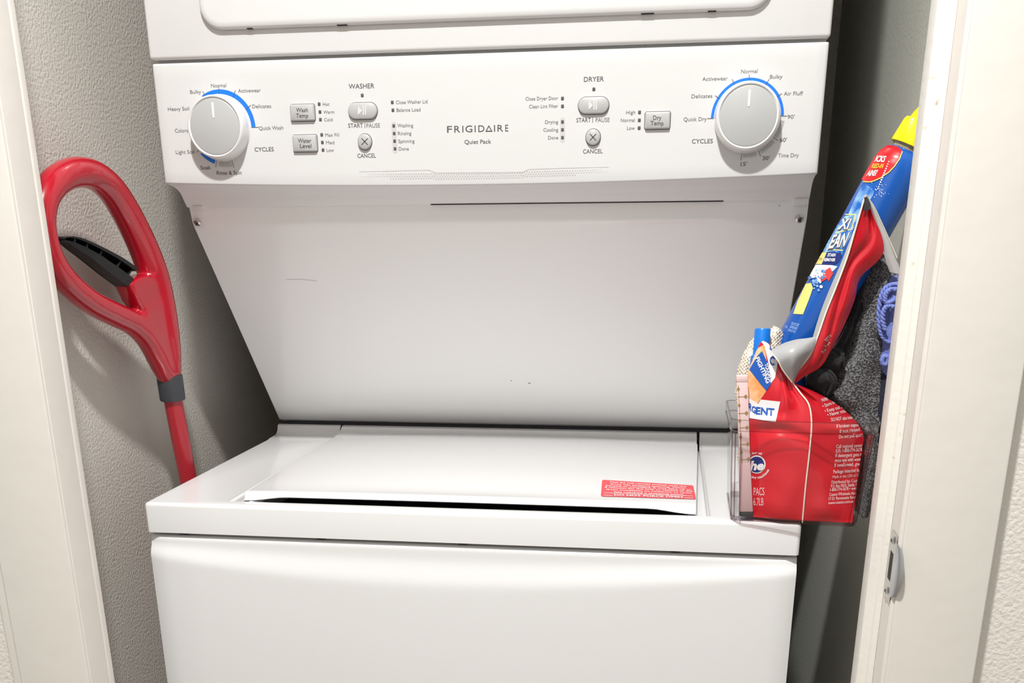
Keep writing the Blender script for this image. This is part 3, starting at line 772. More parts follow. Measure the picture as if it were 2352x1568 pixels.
# ------------------------------------------------------------------ detergent pouch
M_pred = mat('red_pouch_film', (.66, .008, .022), .24, coat=.4)
M_pred2 = mat('red_pouch_film_side', (.60, .008, .020), .27, coat=.3)
M_foil = mat('grey_foil_lining', (.42, .42, .43), .35)
M_seam = mat('white_pouch_seam', (.84, .77, .66), .4)
M_org = mat('orange_print', (.90, .36, .12), .35, mottled=(90, (.95, .60, .36), .4, .65))
M_pblue = mat('blue_print', (.012, .10, .46), .35)
M_navy = mat('navy_print', (.012, .03, .20), .35)
M_pwht = mat('white_print', (.86, .85, .86), .35)
M_pgry = mat('pale_text_print', (.80, .62, .62), .4)
PO = thing('detergent_pouch', (.31, .03, .934), 'large red detergent pouch with white seams, crumpled open in the clear bin', 'pouch')
def sheet(name, Lc, Rc, bulge, m, nu=16, nv=48, parent=PO, wob=0, seed=0, lift=None):
    """surface between two edges traced as (px, py, depth y)"""
    L3 = [at(p[0], p[1], y=p[2]) for p in Lc]; R3 = [at(p[0], p[1], y=p[2]) for p in Rc]
    k = max(2, nv//(len(L3)-1)); Lp, Rp = catmull(L3, k), catmull(R3, k); rows = []
    for i, (a, b) in enumerate(zip(Lp, Rp)):
        v = i/(len(Lp)-1); r = []
        for j in range(nu+1):
            u = j/nu; p = a.lerp(b, u); p.y += -bulge(u, v)
            if lift: p.z += lift(u, v)
            p.z = max(p.z, ZB+.0022)
            if wob: p.y += wob*math.sin(math.pi*u)*noise.noise(Vector((p.x*45+seed, p.z*45, seed)))
            r.append(p)
        rows.append(r)
    return grid(name, rows, m, parent, 70)
Lf = [(1716, 1194, .009), (1709, 1110, .017), (1704, 1030, .018), (1704, 960, .018), (1710, 900, .018), (1722, 845, .018), (1745, 788, .020)]
Sf = [(1843, 1199, -.002), (1850, 1120, -.003), (1859, 1040, -.003), (1864, 975, .0), (1858, 930, .004), (1838, 902, .008), (1821, 879, .010)]
def fb(u, v):
    crease = .0035*math.exp(-((u-.62-.3*(v-.6))/.07)**2)*sst(.45, .7, v) - .004*math.exp(-((u-.80+.2*(v-.7))/.08)**2)*sst(.5, .8, v)
    roll = .0035*math.exp(-((v-.47-.05*math.sin(3*u))/.035)**2)*math.sin(math.pi*min(1, u*1.2+.05)) - .003*math.exp(-((v-.40-.05*math.sin(3*u))/.03)**2)*sst(.1, .4, u)
    return .0085*math.sin(math.pi*u)*(1-.4*v)*sst(-.02, .12, v+.02)+crease+roll
front = sheet('front_panel', Lf, Sf, fb, M_pred, 30, 84, wob=.0018, seed=3, lift=lambda u, v: interp([(0, 0), (.1, .006), (.25, .009), (.4, .0055), (.6, .001), (1, 0)], u)*sst(.8, 1, v))
Sg = [(1843, 1199, -.002), (1850, 1120, -.003), (1859, 1040, -.003), (1864, 975, .0), (1858, 930, .004), (1838, 902, .008), (1822, 880, .010)]
Rg = [(1957, 1203, -.004), (1967, 1120, .010), (1978, 1040, .026), (1983, 995, .034), (1945, 946, .036), (1892, 910, .022), (1826, 880, .0105)]
def sb(u, v):
    return .006*math.sin(math.pi*u)*sst(0, .1, v)*(1-.4*v) - .004*math.exp(-((u-.22)/.12)**2)*sst(.5, .8, v) + .0025*math.exp(-((v-.47-.08*u)/.03)**2)*math.sin(math.pi*u)
side = sheet('side_panel', Sg, Rg, sb, M_pred2, 24, 72, wob=.0018, seed=9)
S2 = [(1821, 879, .010), (1834, 850, .011), (1862, 812, .012), (1879, 770, .013), (1898, 715, .014), (1922, 655, .015), (1946, 590, .016), (1965, 525, .017), (1987, 450, .018)]
R2_ = [(1827, 880, .012), (1850, 863, .015), (1885, 842, .019), (1908, 806, .022), (1934, 758, .024), (1962, 692, .026), (1976, 638, .027), (2030, 574, .027), (1996, 470, .021)]
def ub(u, v): return .005*math.sin(math.pi*u)*math.sin(math.pi*min(1, v*1.05)) - .0035*math.exp(-((u-.55-.25*math.sin(7*v))/.13)**2)*sst(.1, .3, v)
gus = sheet('upper_gusset', S2, R2_, ub, M_pred2, 18, 72, wob=.003, seed=5)
# pale inner strip along the far edge
Li = [(1988, 447, .0185), (1999, 478, .021), (2012, 518, .025), (2026, 556, .028), (2032, 590, .031), (2044, 625, .034)]
Ri = [(1993, 448, .020), (2008, 476, .0225), (2025, 512, .027), (2043, 552, .031), (2058, 590, .034), (2071, 630, .037)]
sheet('foil_edge', Li, Ri, lambda u, v: .003*math.sin(math.pi*u), mat('pale_foil_lining', (.62, .60, .60), .4), 6, 30)
sheet('foil_tip', [(1984, 452, .0165), (1985, 470, .0165), (1981, 485, .016)], [(1991, 452, .018), (1999, 470, .019), (1997, 482, .019)], lambda u, v: .001, M_collar, 4, 8)
# grey folded flap hanging over the neck
Lq = [(1768, 806, .006), (1786, 826, .003), (1800, 852, .004), (1819, 877, .008)]
Rq = [(1876, 773, .008), (1866, 795, .004), (1846, 830, .004), (1824, 877, .009)]
Tq = [(1812, 783, .012)]
def flap():
    outl = [[(1769, 806, .006), (1795, 790, .010), (1826, 780, .011), (1856, 776, .010), (1877, 772, .012)],
            [(1775, 814, .001), (1800, 800, .000), (1825, 794, -.001), (1850, 790, .002), (1872, 785, .009)],
            [(1788, 828, -.003), (1806, 818, -.005), (1824, 812, -.006), (1844, 809, -.002), (1862, 808, .006)],
            [(1797, 846, -.001), (1810, 838, -.003), (1822, 834, -.005), (1834, 832, -.001), (1846, 833, .006)],
            [(1808, 864, .003), (1815, 858, .001), (1822, 855, .000), (1828, 855, .003), (1833, 856, .008)],
            [(1819, 878, .007), (1820, 878, .006), (1821, 878, .006), (1822, 878, .007), (1823, 878, .009)]]
    cols = [catmull([at(p[0], p[1], y=p[2]) for p in r], 5) for r in outl]
    return [list(x) for x in zip(*[catmull([c[j] for c in cols], 5) for j in range(len(cols[0]))])]
grid('foil_flap', flap(), M_foil, PO, 70)
def seam(pts, r, name='seam'): return tube(name, catmull([at(p[0], p[1], y=p[2]-.0012) for p in pts], 8), r, M_seam, PO, 8)
seam(Sf, .0008); seam(S2, .00085)
seam([(1768, 806, .005), (1786, 827, -.002), (1798, 850, .0), (1819, 878, .006)], .0006)
seam([(1988, 447, .018), (2008, 476, .0223), (2025, 512, .0268), (2043, 552, .0308), (2060, 592, .0338)], .0006)
sheet('foil_lining', [(1842, 838, .012), (1858, 806, .013), (1868, 770, .014), (1884, 718, .015), (1906, 662, .016), (1934, 598, .017), (1960, 530, .018)], [(1846, 836, .0108), (1864, 810, .012), (1879, 770, .013), (1898, 715, .014), (1922, 655, .015), (1946, 590, .016), (1965, 525, .017)], lambda u, v: 0, M_foil, 4, 36)
# closed back of the pouch so it has a body
sheet('back_panel', [(1716, 1190, .055), (1712, 1000, .06), (1745, 800, .05)], [(1957, 1199, .056), (1980, 995, .06), (1880, 850, .05)], lambda u, v: -.006*math.sin(math.pi*u), M_pred2, 10, 20)

tf = bvh_of(front); ts = bvh_of(side); tg = bvh_of(gus)
def prnt(surf, name, mats, par, fn):
    P = Print(surf); fn(P); return P.make(name, mats, par)
sf0 = on_bvh(tf, .0004)
def sf(px, py, lift=1.):
    for k in range(20):
        for dx, dy in ((0, 1), (.8, .5), (.4, 1)):
            p = sf0(px+dx*k, py+dy*k, lift)
            if p is not None: return p
ssd = on_bvh(ts, .0004); sg = on_bvh(tg, .0004)
prnt(sf, 'picture_print', [M_org], front, lambda P: P.poly([(1742, 799), (1757, 790), (1763, 846), (1761.5, 896), (1741, 926), (1708, 914), (1706, 866), (1718, 836)], 0, 1, 5))
prnt(sf, 'white_print', [M_pwht], front, lambda P: (P.poly([(1749, 784), (1766, 776), (1777, 804), (1786, 833), (1780, 868), (1771, 880), (1766, 836), (1757, 795)], 0, 1.6, 5),
     P.poly([(1712, 908), (1722, 914), (1742, 927), (1748, 917), (1793, 922), (1782, 968), (1706, 958)], 0, 1.6, 5)))
prnt(sf, 'banner_print', [M_pblue, M_pwht], front, lambda P: (P.poly([(1740, 818), (1751, 806), (1766, 838), (1771, 882), (1761, 897), (1748, 882), (1722, 848)], 0, 2.2, 5),
     P.text('FIGHTING', 0, 0, 0, 0, 1, .03, u=(26, 62), v=(9, -6), lift=3.2) if False else P.add([(1736+26*a+8.5*b, 823+58*a-4.5*b) for a, b in text_geo('FIGHTING', .03)[0]], text_geo('FIGHTING', .03)[1], 1, 3.2),
     P.add([(1757+9*a+7*b, 836+32*a-3.5*b) for a, b in text_geo('TOUGH', .03)[0]], text_geo('TOUGH', .03)[1], 1, 3.2)))
prnt(sf, 'letter_print', [M_pblue], front, lambda P: (P.add([(1736.5+42*a+1*b, 951+4*a-17*b) for a, b in text_geo('ENT', .035)[0]], text_geo('ENT', .035)[1], 0, 2.6),
     ))
for t_, f_ in (('RG', lambda a, b: (1719+17*a+2*b, 938+12*a-14*b)), ('E', lambda a, b: (1768+9*a+1*b, 800+2*a-9*b)), ('C', lambda a, b: (1768+11*a+1*b, 836+3*a-19*b))):
    prnt(sf, 'letter_print', [M_pblue], front, lambda P: P.add([f_(a, b) for a, b in text_geo(t_, .03)[0]], text_geo(t_, .03)[1], 0, 2.6))
def ell(cx, cy, rx, ry, n=36): return [(cx+rx*math.cos(2*math.pi*k/n), cy+ry*math.sin(2*math.pi*k/n)) for k in range(n)]
prnt(sf, 'round_logo', [M_pwht, M_navy], front, lambda P: (P.poly(ell(1738.5, 1066, 20.5, 21), 0, 1, 6), P.poly(ell(1738.5, 1066, 17.5, 18), 1, 2, 6),
     P.text('he', 1723, 1756, 1078, 20, 0, .045, lift=3.2, shear=.2)))
def arctext(P, t, cx, cy, rx, ry, a0, a1, cap, flip):
    V, Fc = text_geo(t, .02); o = []
    for a, b in V:
        q = math.radians(lerp(a0, a1, a)); k = cap*b*(1 if not flip else -1)
        o.append((cx+(rx+k)*math.cos(q), cy-(ry+k)*math.sin(q)))
    P.add(o, Fc, 0, 1.5)
prnt(sf, 'logo_lettering', [M_pwht], front, lambda P: (arctext(P, 'safe for all', 1738, 1066, 24, 24.5, 152, 62, 5, False), arctext(P, 'washing machines', 1738, 1066, 32, 33, 215, 338, 6, True)))
prnt(sf, 'count_print', [M_pgry], front, lambda P: (P.text('PACS', 1731.5, 1756, 1137, 18, 0, 0), P.text('6.7LB', 1731, 1754, 1160, 17, 0, 0)))
SL = [('WARNING', 1887, 924, 30, -10, 8, -3), ('• Store in a dry place', 1890, 937, 60, -22, 8, -3), ('• Keep out of reach', 1895, 948, 62, -16, 8, -3), ('• Never mix', 1901, 957, 42, -10, 8, -3), ('DO NOT take internally', 1909, 968, 60, -7, 8, -2), ('If broken capsule', 1921, 983, 56, -4, 8, -1),
      ('if not rinsed', 1928, 994, 46, -4, 8, -1), ('Do not pull apart', 1926, 1007, 54, -5, 8, 0), ('Call regional center', 1920, 1029, 60, -3, 8, 0), ('(US: 1-800-774-2678)', 1919, 1039, 62, -3, 8, 0), ('if detergent gets in', 1918, 1050, 62, -3, 8, 0), ('rinse eye with water', 1917, 1061, 62, -3, 8, 0),
      ('If swallowed, give', 1916, 1072, 60, -3, 8, 0), ('Package intended for', 1913.5, 1087, 62, -4, 8, 0), ('Made in the USA of US', 1912, 1098, 62, -4, 6.5, 0), ('Distributed by: Costco', 1909.5, 1110.5, 66, -4, 7, 0), ('P.O. Box 34535, Seattle, WA', 1908, 1119.5, 66, -4, 7, 0),
      ('1-800-774-2678 • www.', 1906, 1128, 64, -4, 7, 0), ('Costco Wholesale Austr', 1904.5, 1139, 64, -4, 7, 0), ('17-21 Parramatta Road', 1903, 1148.5, 62, -4, 7, 0), ('www.costco.com.au', 1902, 1158, 58, -4, 7, 0)]
def sidetext(P):
    for t, x, y, ux, uy, c, sh in SL:
        V, Fc = text_geo(t, .012); P.add([(x+ux*a+sh*b, y+uy*a-c*b) for a, b in V], Fc, 0, 1.4)
o = prnt(ssd, 'fine_print', [M_pgry], side, sidetext); o['kind'] = 'stuff'
def guste(P):
    for t, x, y, ux, uy in (('DIRECTIONS', 1898, 785, 12, -14), ('for use in', 1896, 798, 11, -11), ('Do not', 1890, 812, 8, -10)):
        V, Fc = text_geo(t, .02); P.add([(x+ux*a-5*b, y+uy*a-5*b) for a, b in V], Fc, 0, 1.4)
o = prnt(sg, 'fine_print', [M_pgry], gus, guste); o['kind'] = 'stuff'

# ------------------------------------------------------------------ stain remover bottle
M_bblue = mat('blue_bottle_label', (.005, .10, .46), .26, coat=.4)
M_yel = mat('yellow_cap_plastic', (.92, .78, .0), .35)
M_neck = mat('clear_brown_neck', (.30, .25, .14), .15, coat=.5)
BO = thing('stain_remover_bottle', (.34, .06, .95), 'tall blue stain remover bottle with yellow cap, leaning out of the red pouch', 'bottle')
Bb = at(1829, 810, y=.060); Bs = at(2053, 404, y=.060)
ax = (Bs-Bb).normalized(); Lb = (Bs-Bb).length; RB = .0241
e1 = ax.cross(Vector((0, -1, 0))).normalized(); e2 = e1.cross(ax)
bt = bvh_of  # alias
bprof = [(.001, -.06), (RB*.9, -.06), (RB, -.054), (RB, Lb), (RB*.985, Lb+.006), (RB*.94, Lb+.012), (RB*.85, Lb+.017), (RB*.72, Lb+.0205), (.0150, Lb+.0215), (.0150, Lb+.022)]
body = lathe('bottle_body', bprof, Bb, ax, M_bblue, BO, 56, 40)
lathe('bottle_neck', [(.0150, Lb+.0205), (.0150, Lb+.0245), (.0160, Lb+.0252), (.0160, Lb+.0268), (.0152, Lb+.0275), (.0152, Lb+.030)], Bb, ax, M_neck, BO, 40)
# ribbed cap and tapered flip spout
h0 = Lb+.0258; rows = []
for r, h in ((.013, 0), (.0178, 0), (.0182, .001), (.0168, .0195), (.0158, .0215), (.011, .022)):
    rows.append([Bb+ax*(h0+h)+(e1*math.cos(k*2*math.pi/96)+e2*math.sin(k*2*math.pi/96))*(r-(.0004 if k % 2 and .0005 < h < .025 else 0)) for k in range(96)])
cap = grid('bottle_cap', rows, M_yel, BO, 25, close=True)
lathe('spout', [(.0130, h0+.0215), (.0122, h0+.027), (.0098, h0+.034), (.0078, h0+.039), (.0066, h0+.049), (.001, h0+.050)], Bb, ax, M_yel, cap, 32)
tip = Bb+ax*(h0+.045); bm = bmesh.new(); bmesh.ops.create_uvsphere(bm, u_segments=20, v_segments=14, radius=.0105)
for v in bm.verts: v.co = v.co+tip+e2*.002
from_bm('spout_tip', bm, M_yel, cap, 60)
tbo = bvh_of(body); so = on_bvh(tbo, .0002)
def sn(px, py, lift=1.):
    for k in range(40):
        p = so(px+.873*k, py+.487*k, lift)
        if p is not None: return p
M_lred = mat('label_red', (.68, .012, .018), .3); M_lyel = mat('label_yellow', (.88, .72, .22), .35); M_lcy = mat('label_pale_blue', (.01, .13, .52), .3, mottled=(75, (.42, .70, .92), .40, .66)); M_lor = mat('label_orange', (.95, .5, .05), .35); M_lred2 = mat('label_arrow_red', (.75, .06, .06), .35)
AX = Vector((.408, -.913)); 
def bl(P):
    P.poly([(2062, 338), (2040, 334), (2022, 346), (2008, 364), (1994, 388), (1980, 412), (1988, 418), (1998, 418), (2009, 415), (2024, 408), (2042, 395), (2055, 381), (2066, 365), (2072, 348)], 0, 3.2, 4)
Pp = Print(sn); bl(Pp); Pp.make('red_label_patch', [M_lred], body)
Pp = Print(so)
ed = [(1984, 417.5), (1998, 418.5), (2009, 415.5), (2024, 408.5), (2042, 395.5), (2055, 381.5), (2066, 365.5), (2072, 349)]
for a, b in zip(ed, ed[1:]): Pp.line(a, b, 2.2, 0, 4, 3)
Pp.make('label_edging', [M_lyel], body)
def btext(P, t, x, y, ux, uy, cap, mi, lean=.45, bold=.03, lift=6):
    V, Fc = text_geo(t, bold); P.add([(x+ux*a+cap*lean*b, y+uy*a-cap*b) for a, b in V], Fc, mi, lift)
Pp = Print(so)
btext(Pp, 'ICKS', 2011, 372, 21, 1, 13, 0); btext(Pp, 'RIED-IN', 2003, 387, 25, 0, 10, 1); btext(Pp, 'AINS?', 1992, 405, 21, -1, 13, 0)
Pp.make('label_lettering', [M_pwht, M_lor], body)
Pp = Print(sn)
Pp.poly([(1990, 425), (2004, 432), (2008, 440), (2004, 452), (1990, 470), (1972, 505), (1958, 530), (1950, 490), (1965, 455), (1978, 430)], 0, 2, 4)
Pp.poly([(1941, 497), (1965, 492), (1955, 540), (1942, 565), (1934, 585), (1915, 577), (1890, 580), (1905, 545), (1920, 520)], 0, 2, 4)
Pp.make('label_splash', [M_lcy], body)
Pp = Print(so)
for k in range(13):
    t = k/12; x = 2042-25*t; y = 372+62*t; r = 1.2+.9*math.sin(math.pi*t)
    Pp.poly(ell(x, y, r, r, 8), 0, 5, 50)
for k in range(40):
    x = random.gauss(2022, 10); y = random.gauss(440, 8); r = random.uniform(.5, 1.1); Pp.poly(ell(x, y, r, r, 6), 0, 2.5, 50)
o = Pp.make('label_bubbles', [M_pwht], body); o['kind'] = 'stuff'
Pp = Print(so)
for a, b in (((1942, 493), (1966, 493)), ((1966, 493), (1956, 527)), ((1919, 535), (1957, 526)), ((1900, 572), (1936, 575))): Pp.line(a, b, 2.4, 1, 2.4, 6)
btext(Pp, 'XI', 1925, 528, 23, -1, 25, 2, .42, .07, 3.6); btext(Pp, 'EAN', 1903, 573, 37, -6, 32, 2, .42, .07, 3.6)
btext(Pp, 'XI', 1926, 527, 22, -1, 24, 0, .42, .02, 5); btext(Pp, 'EAN', 1904, 571, 36, -6, 31, 0, .42, .02, 5)
Pp.make('brand_lettering', [M_pwht, M_lyel, M_ink], body)
Pp = Print(sn)
Pp.poly([(1900, 580), (1932, 580), (1934, 588), (1926, 602), (1915, 608), (1888, 607)], 0, 3, 4)
Pp.poly([(1884, 580), (1900, 580), (1888, 607), (1868, 606)], 1, 3, 4)
btext(Pp, 'STAIN', 1903, 590, 17, 0, 7, 2, .3, .03, 9); btext(Pp, 'REMOVER', 1895, 601, 24, 0, 7, 2, .3, .03, 9)
btext(Pp, 'MAX', 1884, 598, 6, 0, 6, 3, .3, .02, 7)
Pp.make('name_panel', [M_navy, M_lyel, M_pwht, M_ink], body)
Pp = Print(sn)
Pp.poly([(1872, 608), (1912, 609), (1924, 612), (1914, 622), (1900, 630), (1862, 640), (1860, 625)], 0, 2.5, 4)
Pp.make('white_swoosh', [M_pwht], body)
Pp = Print(so)
Pp.poly([(1880, 638), (1896, 630), (1895, 622), (1907, 614), (1914, 628), (1904, 646), (1900, 640), (1884, 650)], 0, 4, 5)
Pp.make('label_arrow', [M_lred2], body)
Pp = Print(sn)
Pp.poly([(1852, 652), (1864, 650), (1868, 662), (1858, 690), (1845, 722), (1823, 721), (1833, 692)], 0, 3, 4)
Pp.make('label_swatch', [M_lyel], body)
Pp = Print(so)
for k in range(46):
    t = random.random(); x = random.gauss(lerp(1888, 1874, t), 7); y = random.gauss(lerp(622, 660, t), 8); r = random.uniform(1.5, 4)
    Pp.poly(ell(x, y, r, r, 8), random.choice((0, 1)), 5+.03*k, 50)
o = Pp.make('label_foam', [M_lcy, M_pwht], body); o['kind'] = 'stuff'
Pp = Print(so)
for i, t in enumerate(('BLOOD DIRT', 'GREASE', 'GRASS MUD')): btext(Pp, t, 1818-4*i, 745+7.5*i, 17, 5, 6, 0, .3, .01, 2)
btext(Pp, '12 OZ', 1803, 752, 6, 2, 5, 0, .3, .01, 2)
Pp.make('label_text', [mat('label_light_blue', (.35, .55, .9), .4)], body)

# ------------------------------------------------------------------ cloths, pen, stick, mesh bag
def loft(name, rows, m, parent=None, y0=.06, ry=.02, seg=40, amp=.0, freq=120, fold=0, sub=5, seed=0, label=None, cat=None, flatp=1.):
    """rows: (py, px left, px right[, y centre, depth radius]) -> soft closed body"""
    full = [(r[0], r[1], r[2], r[3] if len(r) > 3 else y0, r[4] if len(r) > 4 else ry) for r in rows]
    f0, fn = full[0], full[-1]                                       # rounded ends
    full = [(f0[0]-1.5, lerp(f0[1], f0[2], .4), lerp(f0[1], f0[2], .6), f0[3], f0[4]*.3)]+full+[(fn[0]+1.5, lerp(fn[1], fn[2], .4), lerp(fn[1], fn[2], .6), fn[3], fn[4]*.3)]
    A3 = catmull([Vector(f[:3]) for f in full], sub); B3 = catmull([Vector((f[3], f[4], 0)) for f in full], sub)
    fine = [(a.x, a.y, a.z, b.x, max(.0005, b.y)) for a, b in zip(A3, B3)]; R = []
    for py, xl, xr, yc, rd in fine:
        a, b = at(xl, py, y=yc), at(xr, py, y=yc); c = (a+b)/2; rx = (b.x-a.x)/2; ring = []
        for k in range(seg):
            q = 2*math.pi*k/seg; cq, sq = math.cos(q), math.sin(q)
            cq = math.copysign(abs(cq)**flatp, cq); sq = math.copysign(abs(sq)**flatp, sq)
            p = Vector((c.x+rx*cq, c.y-rd*sq, c.z))
            f = 1+fold*math.sin(5*q+seed+p.z*9)
            p = Vector((c.x+rx*cq, c.y-rd*sq*f, c.z))
            if amp: p += Vector((0, -1, .2))*amp*noise.noise(p*freq+Vector((seed, 0, 0)))+Vector((.0016, 0, 0))*noise.noise(p*210+Vector((0, seed, 0)))
            p.z = max(p.z, ZB+.0022)
            ring.append(p)
        R.append(ring)
    V, Fc = [], []; add_rings(V, Fc, R)
    return mesh(name, V, Fc, m, parent, 80, fixn=True)
M_terry = mat('heather_grey_terry', (.028, .028, .032), .95, sheen=.3, bump=(560, .0028, 1), mottled=(560, (.20, .195, .20), .45, .58))
M_blk = mat('black_fleece', (.011, .011, .014), .95, sheen=.15, bump=(700, .002, 2))
M_blu = mat('periwinkle_fabric', (.17, .22, .58), .9, sheen=.2, bump=(800, .0015, 2))
tw = loft('terry_towel', [(583, 2010, 2026, .064, .004), (592, 1996, 2044, .064, .012), (612, 1984, 2058, .066, .019), (650, 1975, 2066, .068, .024), (700, 1963, 2062, .070, .027), (760, 1948, 2056, .070, .028), (820, 1924, 2048, .068, .028), (870, 1902, 2040, .064, .027), (912, 1892, 2034, .062, .025), (950, 1925, 2028, .060, .022), (985, 1972, 2016, .050, .024), (1020, 1984, 2013, .046, .026), (1100, 1978, 2003, .044, .026), (1190, 1966, 1988, .042, .026)],
           M_terry, None, amp=.0045, freq=55, fold=.10, seg=56, seed=2)
tag(tw, 'heathered grey terry towel folded over at its top, right of the red pouch', 'towel')
bk = loft('fleece_cloth', [(612, 1990, 2000, .068, .004), (650, 1972, 1992, .068, .012), (700, 1952, 1982, .066, .016), (750, 1934, 1966, .064, .018), (800, 1902, 1950, .062, .018), (835, 1872, 1935, .058, .017), (865, 1845, 1918, .054, .016), (890, 1850, 1905, .052, .014), (912, 1880, 1905, .052, .012), (960, 1895, 1935, .056, .01)],
           M_blk, None, amp=.005, freq=70, fold=.15, seg=40, seed=7)
tag(bk, 'black fleece cloth bunched between the red pouch and the grey towel', 'cloth')
# folded cuffs of the black cloth
M_blk2 = mat('charcoal_fleece', (.013, .0125, .0135), .95, sheen=.12, bump=(900, .0012, 2))
for F_, sd in (([(848, 1868, 1906, .036, .004), (856, 1858, 1914, .035, .008), (874, 1850, 1912, .034, .009), (892, 1872, 1902, .036, .007), (908, 1886, 1898, .038, .004)], 3), ([(800, 1902, 1930, .044, .004), (812, 1890, 1938, .042, .008), (836, 1878, 1930, .040, .009), (852, 1896, 1922, .042, .006)], 8)):
    loft('cloth_fold', F_, M_blk2, bk, amp=.004, freq=75, seg=36, flatp=.75, seed=sd, fold=.18)
for L in ([(1884, 852, .030), (1900, 858, .029), (1911, 872, .029), (1910, 890, .031), (1900, 906, .034)], [(1890, 848, .031), (1905, 853, .030), (1917, 868, .030), (1917, 886, .032), (1908, 902, .035)], [(1912, 804, .037), (1928, 810, .036), (1937, 824, .036), (1934, 840, .037), (1924, 854, .039)]):
    tube('cloth_hem', catmull([at(p[0], p[1], y=p[2]) for p in L], 6), .0017, M_blk2, bk, 8)
bu = loft('trimmed_cloth', [(634, 2046, 2064, .052, .004), (650, 2030, 2066, .052, .008), (690, 2020, 2066, .050, .010), (740, 2019, 2062, .048, .010), (790, 2024, 2056, .046, .009), (830, 2024, 2050, .046, .007), (860, 2030, 2048, .046, .005)],
           M_blu, None, amp=.003, freq=60, fold=.12, seg=36, seed=4)
tag(bu, 'periwinkle blue cloth with corded edging, tucked between the grey towel and the right jamb', 'cloth')
M_cord = mat('blue_cord', (.20, .26, .66), .85, bump=(900, .001, 1))
def cord(L, y=.036, r=.0015):
    pth = catmull([at(p[0], p[1], y=y) for p in L], 14); V, Fc = [], []
    for ph in (0, math.pi):
        q = [p+Vector((math.cos(i*.55+ph), math.sin(i*.55+ph)*.8, math.sin(i*.55+ph)*.6))*.0011 for i, p in enumerate(pth)]
        add_rings(V, Fc, tube_rings(q, r, 7))
    return mesh('edge_cord', V, Fc, M_cord, bu, 80, fixn=True)
cord([(2062, 652), (2044, 655), (2029, 668), (2021, 695), (2019, 730), (2022, 758), (2030, 776), (2044, 786)])
cord([(2058, 664), (2042, 666), (2033, 680), (2036, 694), (2050, 690), (2058, 684)], .032)
cord([(2052, 704), (2038, 702), (2029, 716), (2028, 738), (2033, 756)], .031)
cord([(2026, 826), (2030, 818), (2038, 818), (2040, 828), (2034, 836), (2027, 833), (2026, 826)], .036)
# dark navy fabric below it
nv = loft('navy_cloth', [(800, 2036, 2046, .05, .004), (850, 2024, 2044, .05, .008), (900, 2014, 2042, .05, .010), (950, 2008, 2034, .05, .010), (1000, 2004, 2026, .05, .008), (1060, 2000, 2012, .05, .006)], mat('navy_fabric', (.015, .018, .04), .9, bump=(600, .001, 2)), None, amp=.002, freq=60, seg=28, seed=5)
tag(nv, 'dark navy cloth wedged below the blue cloth beside the right jamb', 'cloth')
# blue pen bottle
M_cyan = mat('bright_blue_plastic', (.0, .19, .72), .35, coat=.2)
PN = thing('bleach_pen', (.29, .03, .95), 'bright blue capped pen standing behind the red pouch', 'pen')
A, B = at(1752, 753, y=.034), at(1741, 905, y=.030); d = (B-A).normalized(); Lp_ = (B-A).length
lathe('cap', [(.0001, 0), (.0068, .0004), (.0075, .0016), (.0077, .024), (.0080, .025)], A, d, M_cyan, PN, 36)
lathe('barrel', [(.0078, .0245), (.0094, .026), (.0096, .028), (.0096, Lp_+.112), (.0001, Lp_+.114)], A, d, M_cyan, PN, 36)
# pink patterned stick
M_pink = mat('pale_pink_paper', (.80, .58, .58), .5); M_mauve = mat('mauve_plastic', (.62, .42, .43), .45); M_gold = mat('gold_print', (.36, .22, .07), .4)
ST = thing('patterned_stick', (.275, .0, .935), 'slim pale pink stick with gold diamond pattern, upright in the clear bin', 'stick')
def bar(name, q, y, d, m):
    """q: four pixel corners tl,tr,br,bl"""
    c = [at(p[0], p[1], y=y) for p in q]
    for p in c: p.z = max(p.z, ZB+.0015)
    bm = bmesh.new()
    f = [bm.verts.new(p) for p in c]; k = [bm.verts.new(p+Vector((.0, d, 0))) for p in c]
    bm.faces.new(f); bm.faces.new(k[::-1])
    for i in range(4): bm.faces.new((f[i], k[i], k[(i+1) % 4], f[(i+1) % 4]))
    bmesh.ops.bevel(bm, geom=bm.edges[:], offset=.0010, segments=2, affect='EDGES', profile=.5)
    return from_bm(name, bm, m, ST, 40)
sleeve = bar('sleeve', [(1692, 876), (1718, 876), (1724, 1070), (1698, 1070)], .0030, .006, M_pink)
bar('end_cap', [(1691, 862), (1718, 862), (1718.5, 878), (1691.5, 878)], .0027, .0066, M_pink)
bar('holder', [(1697, 1064), (1724, 1064), (1730, 1176), (1699, 1176)], .0025, .007, M_mauve)
bar('foot', [(1699, 1174), (1730, 1174), (1730, 1186), (1699, 1186)], .0023, .0076, mat('dark_grey_foam', (.05, .05, .05), .9))
tst = bvh_of(sleeve)
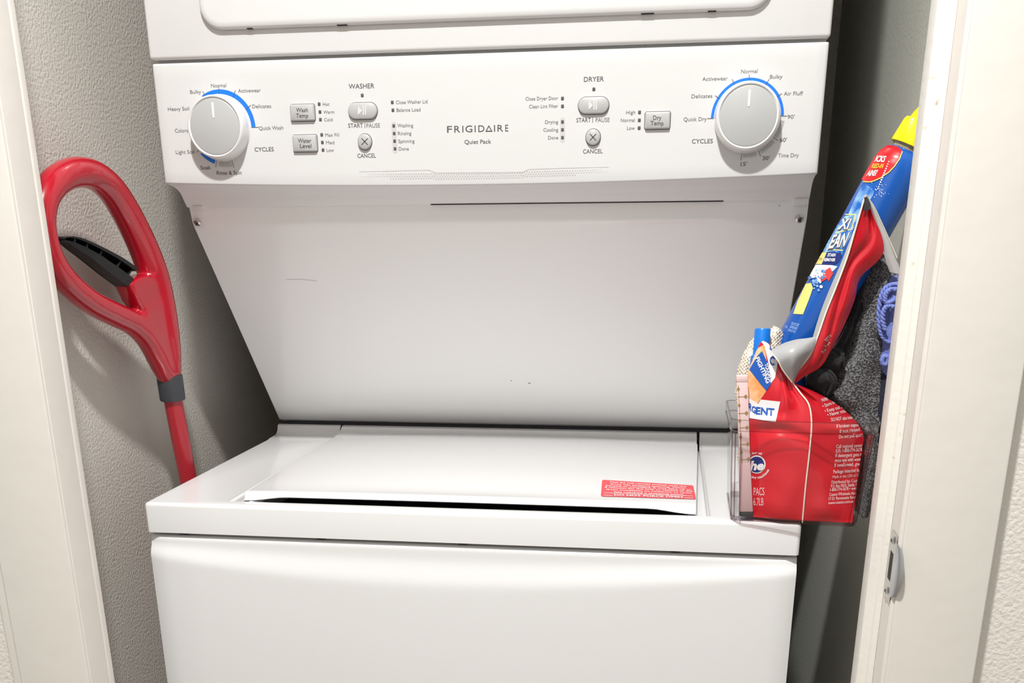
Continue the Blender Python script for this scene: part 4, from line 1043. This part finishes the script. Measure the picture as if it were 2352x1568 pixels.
def dec(P):
    P.line((1696, 884), (1704, 1066), 1.2, 0, 1, 4)
    for i, (y, big) in enumerate(((893, 0), (911, 1), (930, 0), (949, 1), (966, 0), (982, 1), (1003, 0), (1020, 1), (1038, 0), (1055, 1))):
        x = 1695+8*(y-884)/182
        if big:
            P.line((x-1.5, y), (x+19.5, y-1), 1.2, 0, 1.3, 2); P.poly([(x+12.5, y-1), (x+16.5, y-6), (x+20.5, y-1), (x+16.5, y+4)], 0, 1.6, 20)
        else: P.poly([(x-2.4, y), (x+.8, y-4.5), (x+4, y), (x+.8, y+4.5)], 0, 1.6, 20)
prnt(on_bvh(tst, .0003), 'diamond_print', [M_gold], sleeve, dec)['kind'] = 'stuff'
# cream mesh laundry bag
def meshmat():
    m = mat('cream_mesh_fabric', (.80, .72, .58), .85); nt = m.node_tree; b = nt.nodes['Principled BSDF']
    tc = nt.nodes.new('ShaderNodeTexCoord'); mp = nt.nodes.new('ShaderNodeMapping'); mp.inputs['Rotation'].default_value = (0, .7, 0); mp.inputs['Scale'].default_value = (420, 420, 420)
    v = nt.nodes.new('ShaderNodeTexVoronoi'); v.inputs['Randomness'].default_value = .15; v.inputs['Scale'].default_value = 1
    r = nt.nodes.new('ShaderNodeValToRGB'); r.color_ramp.elements[0].position = .22; r.color_ramp.elements[1].position = .42
    r.color_ramp.elements[0].color = (.42, .33, .24, 1); r.color_ramp.elements[1].color = (.86, .79, .66, 1)
    bp_ = nt.nodes.new('ShaderNodeBump'); bp_.inputs['Distance'].default_value = .0012
    for a, c in ((tc.outputs['Object'], mp.inputs[0]), (mp.outputs[0], v.inputs['Vector']), (v.outputs['Distance'], r.inputs[0]), (r.outputs[0], b.inputs['Base Color']), (v.outputs['Distance'], bp_.inputs['Height']), (bp_.outputs[0], b.inputs['Normal'])): nt.links.new(a, c)
    return m
mb = loft('mesh_bag', [(750, 1776, 1784, .05, .003), (757, 1766, 1793, .05, .007), (775, 1732, 1798, .05, .011), (800, 1714, 1796, .05, .014), (830, 1700, 1790, .05, .015), (862, 1692, 1785, .05, .015), (910, 1690, 1775, .05, .014), (1000, 1696, 1770, .05, .012), (1080, 1698, 1760, .05, .01)], meshmat(), None, amp=.003, freq=60, fold=.06, seg=40, seed=11)
tag(mb, 'cream mesh bag bunched up behind the blue pen at the left of the bin', 'bag')
